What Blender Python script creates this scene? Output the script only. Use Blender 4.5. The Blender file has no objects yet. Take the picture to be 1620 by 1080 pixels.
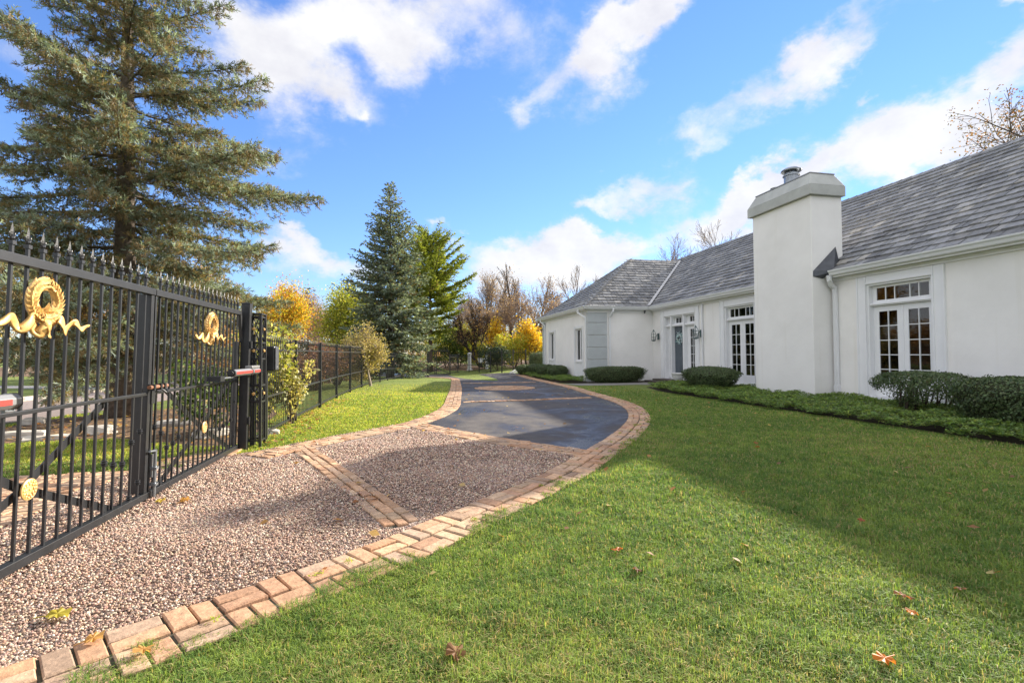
import bpy, bmesh, math, random
import numpy as np
from mathutils import Vector, Matrix
R = math.radians
sc = bpy.context.scene
COL = sc.collection
rnd = random.Random(7)
npr = np.random.default_rng(11)

# ------------------------------------------------------------------ camera
YAW, PITCH, ROLL, CZ = R(11.89), R(1.425), 0.007, 1.25
FWD = Vector((math.sin(YAW)*math.cos(PITCH), math.cos(YAW)*math.cos(PITCH), math.sin(PITCH)))
RGT0 = Vector((math.cos(YAW), -math.sin(YAW), 0))
UP0 = RGT0.cross(FWD)
RGT = RGT0*math.cos(ROLL) - UP0*math.sin(ROLL)
UPV = RGT0*math.sin(ROLL) + UP0*math.cos(ROLL)
cd = bpy.data.cameras.new('camera'); cam = bpy.data.objects.new('camera', cd); COL.objects.link(cam)
m = Matrix.Identity(4)
for i in range(3):
    m[i][0] = RGT[i]; m[i][1] = UPV[i]; m[i][2] = -FWD[i]
m[2][3] = CZ
cam.matrix_world = m
cd.sensor_width = 36; cd.lens = 760/1620*36; cd.clip_start = .05; cd.clip_end = 2000
sc.camera = cam

def sm(x):
    x = np.clip(x, 0, 1); return x*x*(3-2*x)
def gz(x, y):                                   # height of the terrain
    return -.3*sm((np.asarray(y)-18)/18)*sm((7-np.asarray(x))/3)
def ray(px, py):
    return FWD + RGT*((px-810)/760) + UPV*((540-py)/760)
def gp(px, py):                                 # the point of the terrain seen along one sight line of the survey
    d = ray(px, py); h = 0.
    for _ in range(25):
        t = (h-CZ)/d.z; h = float(gz(t*d.x, t*d.y))
    return (t*d.x, t*d.y)

# ------------------------------------------------------------------ objects
def link(name, data): 
    o = bpy.data.objects.new(name, data); COL.objects.link(o); return o
def tag(o, label=None, cat=None, group=None, kind=None):
    if label: o['label'] = label
    if cat: o['category'] = cat
    if group: o['group'] = group
    if kind: o['kind'] = kind
    return o
def thing(name, loc, label, cat, group=None, rz=0):
    o = bpy.data.objects.new(name, None); COL.objects.link(o)
    o.location = loc; o.rotation_euler = (0, 0, rz); o.empty_display_size = .1
    return tag(o, label, cat, group)
def children(o): return [c for c in COL.objects if c.parent == o]
def copy_tree(o, parent=None):
    c = o.copy(); COL.objects.link(c)
    if parent: c.parent = parent
    for ch in children(o): copy_tree(ch, c)
    return c

def arr_obj(name, V, Fc, mat, parent=None, col=None, smooth=False):
    """V (n,3), Fc (m,k) index array, col (n,3|4) per vertex"""
    V = np.asarray(V, np.float32).reshape(-1, 3); Fc = np.asarray(Fc, np.int32)
    me = bpy.data.meshes.new(name)
    me.vertices.add(len(V)); me.vertices.foreach_set('co', V.ravel())
    k = Fc.shape[1]
    me.loops.add(Fc.size); me.loops.foreach_set('vertex_index', Fc.ravel())
    me.polygons.add(len(Fc)); me.polygons.foreach_set('loop_start', np.arange(0, Fc.size, k, dtype=np.int32))
    if smooth: me.polygons.foreach_set('use_smooth', np.ones(len(Fc), bool))
    me.update(calc_edges=True)
    if col is not None:
        col = np.asarray(col, np.float32)
        if col.shape[1] == 3: col = np.concatenate([col, np.ones((len(col), 1), np.float32)], 1)
        a = me.color_attributes.new('Col', 'FLOAT_COLOR', 'POINT'); a.data.foreach_set('color', col.ravel())
    me.materials.append(mat)
    o = link(name, me)
    if parent is not None:
        o.parent = parent
    return o

class MB:
    def __init__(s): s.v = []; s.f = []; s.c = []
    def add(s, vs, fs, c=(1, 1, 1)):
        n = len(s.v); s.v += [tuple(v) for v in vs]; s.f += [tuple(n+i for i in f) for f in fs]; s.c += [c]*len(vs); return s
    def box(s, a, b, c=(1, 1, 1)):
        x0, y0, z0 = a; x1, y1, z1 = b
        if x0 > x1: x0, x1 = x1, x0
        if y0 > y1: y0, y1 = y1, y0
        if z0 > z1: z0, z1 = z1, z0
        return s.add([(x0,y0,z0),(x1,y0,z0),(x1,y1,z0),(x0,y1,z0),(x0,y0,z1),(x1,y0,z1),(x1,y1,z1),(x0,y1,z1)],
              [(0,3,2,1),(4,5,6,7),(0,1,5,4),(1,2,6,5),(2,3,7,6),(3,0,4,7)], c)
    def bar(s, p, q, w, h, c=(1, 1, 1), up=(0, 0, 1)):
        p, q = Vector(p), Vector(q); d = (q-p).normalized(); u = Vector(up)
        a = d.cross(u)
        if a.length < 1e-4: a = d.cross(Vector((0, 1, 0)))
        a.normalize(); b = a.cross(d)
        vs = [r+a*(sx*w/2)+b*(sy*h/2) for r in (p, q) for sx, sy in ((-1,-1),(1,-1),(1,1),(-1,1))]
        return s.add(vs, [(0,1,2,3),(7,6,5,4),(0,4,5,1),(1,5,6,2),(2,6,7,3),(3,7,4,0)], c)
    def tube(s, pts, rad, n=8, c=(1, 1, 1), cap=True):
        pts = [Vector(p) for p in pts]; N = len(pts)
        if not hasattr(rad, '__len__'): rad = [rad]*N
        vs, fs = [], []
        ref = Vector((.31, .17, .93))
        for i, p in enumerate(pts):
            d = (pts[min(i+1, N-1)]-pts[max(i-1, 0)])
            d = d.normalized() if d.length > 1e-9 else Vector((0, 0, 1))
            a = d.cross(ref)
            if a.length < .05: a = d.cross(Vector((1, 0, 0)))
            a.normalize(); b = d.cross(a)
            for k in range(n):
                t = 2*math.pi*k/n
                vs.append(p+(a*math.cos(t)+b*math.sin(t))*rad[i])
        for i in range(N-1):
            for k in range(n):
                k2 = (k+1) % n
                fs.append((i*n+k, i*n+k2, (i+1)*n+k2, (i+1)*n+k))
        if cap: fs += [tuple(range(n))[::-1], tuple((N-1)*n+k for k in range(n))]
        return s.add(vs, fs, c)
    def lathe(s, o, prof, n=16, c=(1, 1, 1), axis='z'):
        o = Vector(o); vs, fs = [], []; M = len(prof)
        for r, z in prof:
            for k in range(n):
                t = 2*math.pi*k/n
                if axis == 'z': vs.append(o+Vector((r*math.cos(t), r*math.sin(t), z)))
                elif axis == 'x': vs.append(o+Vector((z, r*math.cos(t), r*math.sin(t))))
                else: vs.append(o+Vector((r*math.sin(t), z, r*math.cos(t))))
        for i in range(M-1):
            for k in range(n):
                k2 = (k+1) % n
                fs.append((i*n+k, i*n+k2, (i+1)*n+k2, (i+1)*n+k))
        fs += [tuple(range(n))[::-1], tuple((M-1)*n+k for k in range(n))]
        return s.add(vs, fs, c)
    def build(s, name, mat, parent=None, off=(0, 0, 0), smooth=False, bevel=0):
        me = bpy.data.meshes.new(name)
        ox, oy, oz = off
        me.from_pydata([(x-ox, y-oy, z-oz) for x, y, z in s.v], [], s.f)
        a = me.color_attributes.new('Col', 'FLOAT_COLOR', 'POINT')
        a.data.foreach_set('color', np.array([tuple(c)[:3]+(1,) for c in s.c], np.float32).ravel())
        if smooth: me.polygons.foreach_set('use_smooth', np.ones(len(me.polygons), bool))
        me.materials.append(mat)
        me.update()
        o = link(name, me)
        if parent is not None: o.parent = parent
        if bevel:
            b = o.modifiers.new('bevel', 'BEVEL'); b.width = bevel; b.segments = 2; b.limit_method = 'ANGLE'
        return o

# ------------------------------------------------------------------ materials
def newmat(name):
    mt = bpy.data.materials.new(name); mt.use_nodes = True
    nt = mt.node_tree; nt.nodes.clear()
    out = nt.nodes.new('ShaderNodeOutputMaterial'); p = nt.nodes.new('ShaderNodeBsdfPrincipled')
    nt.links.new(p.outputs[0], out.inputs[0])
    return mt, nt, p, out
def N(nt, t, **kw):
    n = nt.nodes.new('ShaderNode'+t)
    for k, v in kw.items():
        if k.startswith('i_'):
            key = k[2:].replace('_', ' ')
            n.inputs[int(key) if key.isdigit() else key].default_value = v
        else: setattr(n, k, v)
    return n
def ramp(nt, stops, src):
    r = nt.nodes.new('ShaderNodeValToRGB'); e = r.color_ramp.elements
    e[0].position, e[0].color = stops[0][0], tuple(stops[0][1])+(1,)
    e[1].position, e[1].color = stops[-1][0], tuple(stops[-1][1])+(1,)
    for p, c in stops[1:-1]:
        q = e.new(p); q.color = tuple(c)+(1,)
    nt.links.new(src, r.inputs[0]); return r
def mix(nt, a, b, f, mode='MIX'):
    n = nt.nodes.new('ShaderNodeMix'); n.data_type = 'RGBA'; n.blend_type = mode
    for i, x in ((0, f), (6, a), (7, b)):
        if hasattr(x, 'is_linked'): nt.links.new(x, n.inputs[i])
        else: n.inputs[i].default_value = x if i == 0 else (tuple(x)+(1,) if len(x) == 3 else x)
    return n.outputs[2]
def noise(nt, scale, detail=4, rough=.55, coord=None, dist=0):
    n = N(nt, 'TexNoise'); n.inputs['Scale'].default_value = scale; n.inputs['Detail'].default_value = detail
    n.inputs['Roughness'].default_value = rough; n.inputs['Distortion'].default_value = dist
    if coord is None: coord = N(nt, 'TexCoord').outputs['Object']
    nt.links.new(coord, n.inputs['Vector']); return n
def bump(nt, p, h, strength=.3, dist=.01):
    b = N(nt, 'Bump'); b.inputs['Strength'].default_value = strength; b.inputs['Distance'].default_value = dist
    nt.links.new(h, b.inputs['Height']); nt.links.new(b.outputs[0], p.inputs['Normal']); return b

def paint(name, c, rough=.5, var=.12, scale=6, bmp=.1, metal=0, spec=.5, dist=.004):
    mt, nt, p, _ = newmat(name)
    n = noise(nt, scale, 5)
    lo = tuple(x*(1-var) for x in c); hi = tuple(min(1, x*(1+var)) for x in c)
    r = ramp(nt, [(.3, lo), (.7, hi)], n.outputs[0])
    nt.links.new(r.outputs[0], p.inputs['Base Color'])
    p.inputs['Roughness'].default_value = rough; p.inputs['Metallic'].default_value = metal
    p.inputs['Specular IOR Level'].default_value = spec
    if bmp: bump(nt, p, noise(nt, scale*8, 3).outputs[0], bmp, dist)
    return mt
def vcol(name, rough=.7, transl=0, var=.25, scale=30, bmp=0, spec=.3, tcol=1.0):
    """vertex-coloured surface, optionally leaf-like (translucent)"""
    mt, nt, p, out = newmat(name)
    a = N(nt, 'VertexColor'); a.layer_name = 'Col'
    n = noise(nt, scale, 3)
    r = ramp(nt, [(.25, (1-var,)*3), (.75, (1+var*.6,)*3)], n.outputs[0])
    c = mix(nt, a.outputs[0], r.outputs[0], 1., 'MULTIPLY')
    nt.links.new(c, p.inputs['Base Color'])
    p.inputs['Roughness'].default_value = rough; p.inputs['Specular IOR Level'].default_value = spec
    if bmp: bump(nt, p, noise(nt, scale*2, 4).outputs[0], bmp, .006)
    if transl:
        t = N(nt, 'BsdfTranslucent'); ms = N(nt, 'MixShader'); ms.inputs[0].default_value = transl
        g = mix(nt, c, (1.25*tcol, 1.2*tcol, .6*tcol), 1., 'MULTIPLY')
        nt.links.new(g, t.inputs[0])
        nt.links.new(p.outputs[0], ms.inputs[1]); nt.links.new(t.outputs[0], ms.inputs[2]); nt.links.new(ms.outputs[0], out.inputs[0])
    return mt

M = {}
M['black'] = paint('black_painted_iron', (.016, .017, .019), .38, .25, 12, .12, 0, .5)
M['gold'] = paint('gold_paint', (.66, .405, .135), .40, .34, 22, .35, 0, .5)
M['white'] = paint('white_trim_paint', (.76, .765, .77), .45, .03, 3, .03)
M['gutter'] = paint('white_gutter_enamel', (.72, .73, .74), .35, .03, 2, .02)
M['grey_metal'] = paint('grey_painted_aluminium', (.22, .22, .22), .4, .08, 8, .04, .3)
M['red_band'] = paint('red_stripe_vinyl', (.62, .05, .04), .35, .08, 10, .0)
M['galv'] = paint('galvanised_flue', (.26, .28, .30), .38, .25, 9, .05, .7)
M['flash'] = paint('dark_lead_flashing', (.07, .075, .085), .45, .25, 5, .1, .4)
M['capstone'] = paint('grey_green_stucco_cap', (.40, .41, .385), .75, .14, 2.2, .15)
M['rust'] = paint('rusty_steel', (.20, .085, .04), .7, .35, 25, .2)
M['verdigris'] = paint('verdigris_copper_lantern', (.08, .13, .13), .45, .3, 25, .1, .5)
M['door'] = paint('slate_blue_door_paint', (.085, .105, .125), .4, .06, 5, .03)
M['stone_step'] = paint('brown_slate_step', (.07, .055, .045), .7, .3, 12, .3)
M['urn'] = paint('cast_white_stone', (.62, .62, .60), .7, .12, 10, .2)
M['bark'] = vcol('tree_bark', .9, 0, .5, 14, .8, .2)
M['darkroof'] = paint('far_dark_roof', (.10, .09, .085), .8, .2, 2, .1)
M['quoin'] = paint('grey_quoin_paint', (.42, .45, .455), .6, .07, 3, .05)
M['leaf'] = vcol('leaf', .55, .45, .2, 12, 0, .35)
M['needle'] = vcol('needle', .6, .36, .25, 8, 0, .3)
M['hedge'] = vcol('clipped_yew_leaf', .55, .2, .2, 20, 0, .35)
M['grassblade'] = vcol('grass_blade', .65, .45, .15, 3, 0, .12)
M['paver'] = vcol('clay_paver', .85, 0, .36, 26, .75, .25)
M['pebble'] = vcol('pebble', .6, 0, .25, 60, .2, .4)
M['shingle'] = vcol('weathered_shingle', .72, 0, .35, 9, .5, .35)
M['rock'] = vcol('field_stone', .85, 0, .3, 9, .6, .3)
M['trimv'] = vcol('painted_wood', .5, 0, .05, 5, 0, .4)

def stucco():
    mt, nt, p, _ = newmat('white_stucco')
    n = noise(nt, 1.1, 6, .6); n2 = noise(nt, 9, 5, .6)
    a = ramp(nt, [(.3, (.75, .735, .705)), (.72, (.84, .825, .795))], n.outputs[0])
    # faint rain streaks: noise stretched down the wall
    mp = N(nt, 'Mapping'); mp.inputs['Scale'].default_value = (2.6, 2.6, .09)
    nt.links.new(N(nt, 'TexCoord').outputs['Object'], mp.inputs[0])
    st = noise(nt, 1.6, 5, .65, mp.outputs[0])
    s = ramp(nt, [(.58, (1, 1, 1)), (.80, (.90, .885, .84))], st.outputs[0])
    c = mix(nt, a.outputs[0], s.outputs[0], 1., 'MULTIPLY')
    c = mix(nt, c, (.92, .92, .90), .0)
    nt.links.new(c, p.inputs['Base Color']); p.inputs['Roughness'].default_value = .82
    p.inputs['Specular IOR Level'].default_value = .25
    add = N(nt, 'Math', operation='MULTIPLY_ADD'); nt.links.new(noise(nt, 4.5, 4, .55).outputs[0], add.inputs[0]); add.inputs[1].default_value = 3.; nt.links.new(noise(nt, 70, 4, .7).outputs[0], add.inputs[2])
    bump(nt, p, add.outputs[0], .35, .005)
    return mt
M['stucco'] = stucco()

def glass():
    mt, nt, p, _ = newmat('window_glass')
    n = noise(nt, 1.4, 2)
    r = ramp(nt, [(.35, (.010, .011, .013)), (.7, (.035, .034, .034))], n.outputs[0])
    nt.links.new(r.outputs[0], p.inputs['Base Color'])
    p.inputs['Roughness'].default_value = .03; p.inputs['Specular IOR Level'].default_value = .6
    b = bump(nt, p, noise(nt, 2.5, 2).outputs[0], .05, .01)
    # clear pane: reflection by Fresnel over a slightly dark see-through sheet
    out = [x for x in nt.nodes if x.type == 'OUTPUT_MATERIAL'][0]
    gl = N(nt, 'BsdfGlossy'); gl.inputs['Roughness'].default_value = .02; nt.links.new(b.outputs[0], gl.inputs['Normal'])
    tr = N(nt, 'BsdfTransparent'); tr.inputs[0].default_value = (.80, .84, .83, 1)
    fr = N(nt, 'Fresnel'); fr.inputs[0].default_value = 1.75; nt.links.new(b.outputs[0], fr.inputs['Normal'])
    ms = N(nt, 'MixShader'); nt.links.new(fr.outputs[0], ms.inputs[0]); nt.links.new(tr.outputs[0], ms.inputs[1]); nt.links.new(gl.outputs[0], ms.inputs[2]); nt.links.new(ms.outputs[0], out.inputs[0])
    return mt
M['glass'] = glass()

def lawn():
    mt, nt, p, _ = newmat('lawn_turf')
    co = N(nt, 'TexCoord').outputs['Object']
    big = noise(nt, .35, 4, .6, co); mid = noise(nt, 2.6, 4, .65, co); fine = noise(nt, 55, 5, .7, co)
    mp = N(nt, 'Mapping'); mp.inputs['Scale'].default_value = (70, 16, 10); mp.inputs['Rotation'].default_value = (0, 0, .5)
    nt.links.new(co, mp.inputs[0]); blade = noise(nt, 1, 4, .7, mp.outputs[0])
    g = ramp(nt, [(.25, (.11, .155, .042)), (.5, (.16, .205, .056)), (.75, (.215, .25, .075))], mid.outputs[0])
    g2 = ramp(nt, [(.3, (.75, .82, .7)), (.7, (1.15, 1.1, 1.0))], big.outputs[0])
    c = mix(nt, g.outputs[0], g2.outputs[0], 1., 'MULTIPLY')
    f = ramp(nt, [(.28, (.35, .38, .3)), (.5, (.95, .95, .9)), (.78, (1.75, 1.6, 1.5))], fine.outputs[0])
    c = mix(nt, c, f.outputs[0], .8, 'MULTIPLY')
    f = ramp(nt, [(.3, (.6, .62, .55)), (.72, (1.4, 1.32, 1.25))], blade.outputs[0])
    c = mix(nt, c, f.outputs[0], .6, 'MULTIPLY')
    dry = ramp(nt, [(.60, (0, 0, 0)), (.75, (1, 1, 1))], noise(nt, 14, 5, .7, co).outputs[0])
    c = mix(nt, c, (.22, .18, .09), dry.outputs[0]); 
    nt.links.new(c, p.inputs['Base Color']); p.inputs['Roughness'].default_value = .8; p.inputs['Specular IOR Level'].default_value = .15
    bump(nt, p, fine.outputs[0], .9, .03)
    return mt
M['lawn'] = lawn()

def litter():
    mt, nt, p, _ = newmat('leaf_litter_soil')
    co = N(nt, 'TexCoord').outputs['Object']
    v = N(nt, 'TexVoronoi'); v.inputs['Scale'].default_value = 16; nt.links.new(co, v.inputs['Vector'])
    a = ramp(nt, [(.15, (.05, .032, .02)), (.45, (.13, .08, .045)), (.7, (.22, .13, .06)), (.9, (.30, .20, .09))], v.outputs['Color'])
    n = noise(nt, 1.2, 5, .65, co)
    s = ramp(nt, [(.35, (.55, .5, .45)), (.65, (1.1, 1.05, 1.0))], n.outputs[0])
    c = mix(nt, a.outputs[0], s.outputs[0], 1., 'MULTIPLY')
    nt.links.new(c, p.inputs['Base Color']); p.inputs['Roughness'].default_value = .9
    bump(nt, p, v.outputs['Distance'], .8, .03)
    return mt
M['litter'] = litter()

def asphalt(name, lo, hi, wet):
    mt, nt, p, _ = newmat(name)
    co = N(nt, 'TexCoord').outputs['Object']
    fine = noise(nt, 160, 3, .7, co); big = noise(nt, .55, 5, .62, co, .6); mid = noise(nt, 5, 5, .6, co)
    a = ramp(nt, [(.3, lo), (.7, hi)], mid.outputs[0])
    f = ramp(nt, [(.3, (.6, .6, .6)), (.7, (1.45, 1.45, 1.45))], fine.outputs[0])
    c = mix(nt, a.outputs[0], f.outputs[0], 1., 'MULTIPLY')
    if wet:
        w = ramp(nt, [(.44, (0, 0, 0)), (.56, (1, 1, 1))], big.outputs[0])
        c = mix(nt, c, (.6, .6, .62), w.outputs[0], 'MULTIPLY') if False else c
        rr = ramp(nt, [(.44, (.85,)*3), (.60, (.26,)*3)], big.outputs[0])
        nt.links.new(rr.outputs[0], p.inputs['Roughness'])
        dk = ramp(nt, [(.40, (1.25, 1.2, 1.15)), (.58, (.62, .62, .64))], big.outputs[0])
        c = mix(nt, c, dk.outputs[0], 1., 'MULTIPLY')
        bs = .16
    else:
        p.inputs['Roughness'].default_value = .85; bs = .4
    nt.links.new(c, p.inputs['Base Color']); p.inputs['Specular IOR Level'].default_value = .22
    bump(nt, p, fine.outputs[0], bs, .004)
    return mt
M['asphalt'] = asphalt('damp_sealed_asphalt', (.050, .047, .048), (.082, .077, .075), True)
M['road'] = asphalt('street_asphalt', (.19, .155, .145), (.27, .225, .205), False)
M['road2'] = asphalt('far_driveway_asphalt', (.13, .13, .135), (.18, .18, .185), False)

def gravel():
    mt, nt, p, _ = newmat('pea_gravel_bed')
    co = N(nt, 'TexCoord').outputs['Object']
    v = N(nt, 'TexVoronoi'); v.inputs['Scale'].default_value = 55; nt.links.new(co, v.inputs['Vector'])
    a = ramp(nt, [(.05, (.07, .055, .05)), (.3, (.22, .16, .13)), (.55, (.36, .26, .21)), (.8, (.5, .4, .33)), (.95, (.62, .56, .5))], v.outputs['Color'])
    n = noise(nt, 1.5, 4, .6, co)
    s = ramp(nt, [(.35, (.8, .78, .76)), (.65, (1.08, 1.06, 1.04))], n.outputs[0])
    c = mix(nt, a.outputs[0], s.outputs[0], 1., 'MULTIPLY')
    nt.links.new(c, p.inputs['Base Color']); p.inputs['Roughness'].default_value = .7
    inv = N(nt, 'Math', operation='MULTIPLY', i_1=-1.); nt.links.new(v.outputs['Distance'], inv.inputs[0])
    bump(nt, p, inv.outputs[0], 1., .015)
    return mt
M['gravel'] = gravel()
M['joint'] = paint('joint_sand_and_moss', (.055, .05, .03), .95, .5, 40, .6)
M['soil'] = paint('dark_planting_soil', (.045, .034, .024), .95, .4, 25, .8, 0, .2, .02)
M['flag'] = paint('grey_flagstone', (.20, .19, .175), .8, .2, 5, .3)
M['concrete'] = paint('pale_concrete_kerb', (.44, .38, .32), .85, .12, 6, .3)
# ------------------------------------------------------------------ terrain and paving
def resample(pts, step):
    P = np.array(pts, float)
    # Catmull-Rom smoothing
    Q = []
    E = np.vstack([2*P[0]-P[1], P, 2*P[-1]-P[-2]])
    for i in range(1, len(E)-2):
        for t in np.linspace(0, 1, 14, endpoint=False):
            a, b, c, d = E[i-1], E[i], E[i+1], E[i+2]
            Q.append(.5*((2*b)+(c-a)*t+(2*a-5*b+4*c-d)*t*t+(3*b-a-3*c+d)*t**3))
    Q.append(P[-1]); Q = np.array(Q)
    L = np.concatenate([[0], np.cumsum(np.linalg.norm(np.diff(Q, axis=0), axis=1))])
    n = max(2, int(round(L[-1]/step))+1); s = np.linspace(0, L[-1], n)
    return np.stack([np.interp(s, L, Q[:, 0]), np.interp(s, L, Q[:, 1])], 1)
def inpoly(pts, x, y):
    P = np.asarray(pts); r = np.zeros(len(x), bool); j = len(P)-1
    for i in range(len(P)):
        c = ((P[i,1] > y) != (P[j,1] > y)) & (x < (P[j,0]-P[i,0])*(y-P[i,1])/(P[j,1]-P[i,1]+1e-12)+P[i,0])
        r ^= c; j = i
    return r
def drape(name, pts, off, mat, kind='structure', step=1.2):
    bm = bmesh.new()
    f = bm.faces.new([bm.verts.new((x, y, 0)) for x, y in pts])
    P = np.array(pts)
    if P[:, 1].max() > 17:
        for ax in (0, 1):
            for c in np.arange(math.floor(P[:, ax].min())+step, P[:, ax].max(), step):
                co = [0, 0, 0]; no = [0, 0, 0]; co[ax] = c; no[ax] = 1
                bmesh.ops.bisect_plane(bm, geom=bm.verts[:]+bm.edges[:]+bm.faces[:], plane_co=co, plane_no=no)
    for v in bm.verts: v.co.z = float(gz(v.co.x, v.co.y))+off
    bmesh.ops.triangulate(bm, faces=bm.faces[:])
    bmesh.ops.recalc_face_normals(bm, faces=bm.faces[:])
    if sum(f.normal.z for f in bm.faces) < 0: bmesh.ops.reverse_faces(bm, faces=bm.faces[:])
    me = bpy.data.meshes.new(name); bm.to_mesh(me); bm.free(); me.materials.append(mat)
    return tag(link(name, me), kind=kind)

xs = np.unique(np.concatenate([[-700, -400, -250, -150, -100], np.arange(-70, 71, 2.5), [100, 150, 250, 400, 700]]))
ys = np.unique(np.concatenate([[-300, -150, -80, -40], np.arange(-20, 91, 2.), [120, 160, 240, 400, 900]]))
XX, YY = np.meshgrid(xs, ys); nx = len(xs)
idx = np.arange(len(xs)*len(ys)).reshape(len(ys), nx)
Fq = np.stack([idx[:-1,:-1], idx[:-1,1:], idx[1:,1:], idx[1:,:-1]], -1).reshape(-1, 4)
o = arr_obj('ground', np.stack([XX, YY, gz(XX, YY)], -1).reshape(-1, 3), Fq, M['lawn'], smooth=True); tag(o, kind='structure')

RIN = [(-3.1,1.35),(-2.3,1.9),(-1.75,2.2),(-1.32,2.5),(-.85,2.84),(-.45,3.12),(-.1,3.42),(.4,3.9),(.78,4.25),(1.13,4.6),(1.58,5.08),(2.17,5.82),(2.98,6.85),(3.92,8.3),(4.55,9.7),(4.88,10.9),(5.06,12.1),(5.2,13.9),(5.5,16.9),(5.55,20),(5.75,24),(6.1,28)]
RINc = resample(RIN, .05)
LOUT = [(-2.02,6.55),(-1.19,7.62),(-.5,8.34),(-.02,9.1),(.40,10.15),(.72,11.5),(1.03,14.2),(1.37,17.3),(1.80,22.2),(2.1,26),(1.9,28.6),(.9,31.2)]
LOUTc = resample(LOUT, .05)
def off_curve(c, d):
    t = np.gradient(c, axis=0); t /= np.linalg.norm(t, axis=1)[:, None]
    return c+np.stack([t[:, 1], -t[:, 0]], 1)*d          # to the right of travel
ROUTc = off_curve(RINc, .43); LINc = off_curve(LOUTc, .42)
C1 = [(-1.47,6.95),(-.75,5.3),(-.05,3.6)]
C2 = [(-.02,8.75),(.95,7.1),(2.1,5.6)]

grav = [tuple(p) for p in off_curve(RINc, .2)[::8] if p[1] < 5.9]+[(2.1,5.9),(.9,7.2),(-.02,8.75),(-.3,8.7),(-1.1,7.8),(-1.95,6.7),(-2.5,6.5),(-3.0,5.9),(-3.0,-2),(-3.1,-2)]
drape('gravel_bed', grav, .006, M['gravel'])
asp = [(.05,8.8),(1.0,7.15),(2.15,5.75)]+[tuple(p) for p in off_curve(RINc, .2)[::10] if p[1] > 5.9]+[(6.5,29),(6.4,31),(5.3,33.6),(4.0,35.4),(2.7,36.6),(1.2,37.6),(-2.5,41.5),(-7.2,46),(-7.2,40),(-3.5,36.6),(-.6,33.2)]+[tuple(p) for p in off_curve(LOUTc, .2)[::-10] if p[1] > 9.2]
drape('driveway', asp, .008, M['asphalt'])
drape('road', [(-10.6,-60),(-7.6,-60),(-7.5,10.8),(-7.0,12.4),(-6.7,15),(-6.6,20),(-7.2,40),(-7.2,140),(-10.6,140)], .008, M['road'])
drape('far_driveway', [(-10.8,20.2),(-10.8,23.6),(-15.1,25.9),(-18.6,28),(-30,36),(-30,33.4),(-18.4,25.6),(-14,22.4)], .010, M['road2'])
kb = MB()
for y in np.arange(-30, 60, 2.):
    if 20 < y+1 < 24: continue
    kb.box((-10.78,y,-.1),(-10.62,y+1.99,float(gz(-10.7,y))+.12))
o = kb.build('kerb', M['concrete'], bevel=.02); tag(o, kind='structure')
drape('apron', [(-6.9,-8),(-3.95,-8),(-3.95,5.0),(-6.9,5.0)], .007, M['road2'])
mul = [gp(*p) for p in ((-160,700),(0,677),(98,661),(175,655),(235,650),(330,641),(430,640),(438,655),(400,690),(372,703),(330,708),(262,702),(175,694),(100,698),(0,703),(-120,715))]
drape('mulch_bed', mul, .005, M['litter'])
wood = [(-40,44),(-9,47),(-2,44.5),(3,42.6),(7.5,40),(9.5,33),(24,30),(60,60),(60,120),(-60,120),(-60,60)]
drape('woodland_floor', wood, .005, M['litter'], step=3)
drape('planting_bed_soil', [(7.88,3.0),(7.83,11),(7.8,14),(8.3,16),(9.3,16.6),(10.58,16.5),(10.58,3)], .004, M['soil'])
drape('planting_bed_edge', [(6.05,19.2),(6.6,18.7),(7.4,18.75),(9.2,18.6),(10.4,18.3),(10.58,16.9),(10.58,19.72),(7.52,19.72),(7.52,30),(6.45,29.5),(6.0,25)], .005, M['soil'])
drape('front_path', [(5.95,18.55),(6.3,17.55),(7.2,17.25),(8.6,17.2),(10.58,16.3),(10.58,18.6),(8.6,18.45),(7.0,18.6)], .010, M['flag'])

# clay pavers: every brick a bevelled block in one paving mesh
PAL = [(.50,.315,.19),(.46,.31,.20),(.44,.265,.16),(.47,.285,.17),(.40,.235,.145),(.43,.29,.19),(.38,.25,.165),(.48,.33,.21),(.36,.25,.175),(.43,.245,.14)]
def brick(mb, fr, a0, a1, b0, b1, top=.026):
    """fr maps (along, across) to the ground"""
    g_ = .0055; a0 += g_; a1 -= g_; b0 += g_; b1 -= g_
    ch = .006; z = top+rnd.uniform(-.005, .004); tl = rnd.uniform(-.004, .004); tw = rnd.uniform(-.004, .004)
    ja, jb = rnd.uniform(-.003, .003), rnd.uniform(-.003, .003)
    cs = [(a0,b0),(a1,b0),(a1,b1),(a0,b1)]
    ci = [(a0+ch,b0+ch),(a1-ch,b0+ch),(a1-ch,b1-ch),(a0+ch,b1-ch)]
    vs = []
    for k, (a, b) in enumerate(cs): x, y = fr(a+ja, b+jb); vs.append((x, y, float(gz(x, y))-.02))
    for k, (a, b) in enumerate(cs): x, y = fr(a+ja, b+jb); vs.append((x, y, float(gz(x, y))+z-.007+(tl if k in (0, 3) else -tl)+(tw if k < 2 else -tw)))
    for k, (a, b) in enumerate(ci): x, y = fr(a+ja, b+jb); vs.append((x, y, float(gz(x, y))+z+(tl if k in (0, 3) else -tl)+(tw if k < 2 else -tw)))
    c = rnd.choice(PAL); q = rnd.uniform(.82, 1.15); c = tuple(x*q for x in c)
    fs = [(8,9,10,11)]
    for k in range(4):
        j = (k+1) % 4; fs += [(k, j, 4+j, 4+k), (4+k, 4+j, 8+j, 8+k)]
    mb.add(vs, fs, c)
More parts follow.
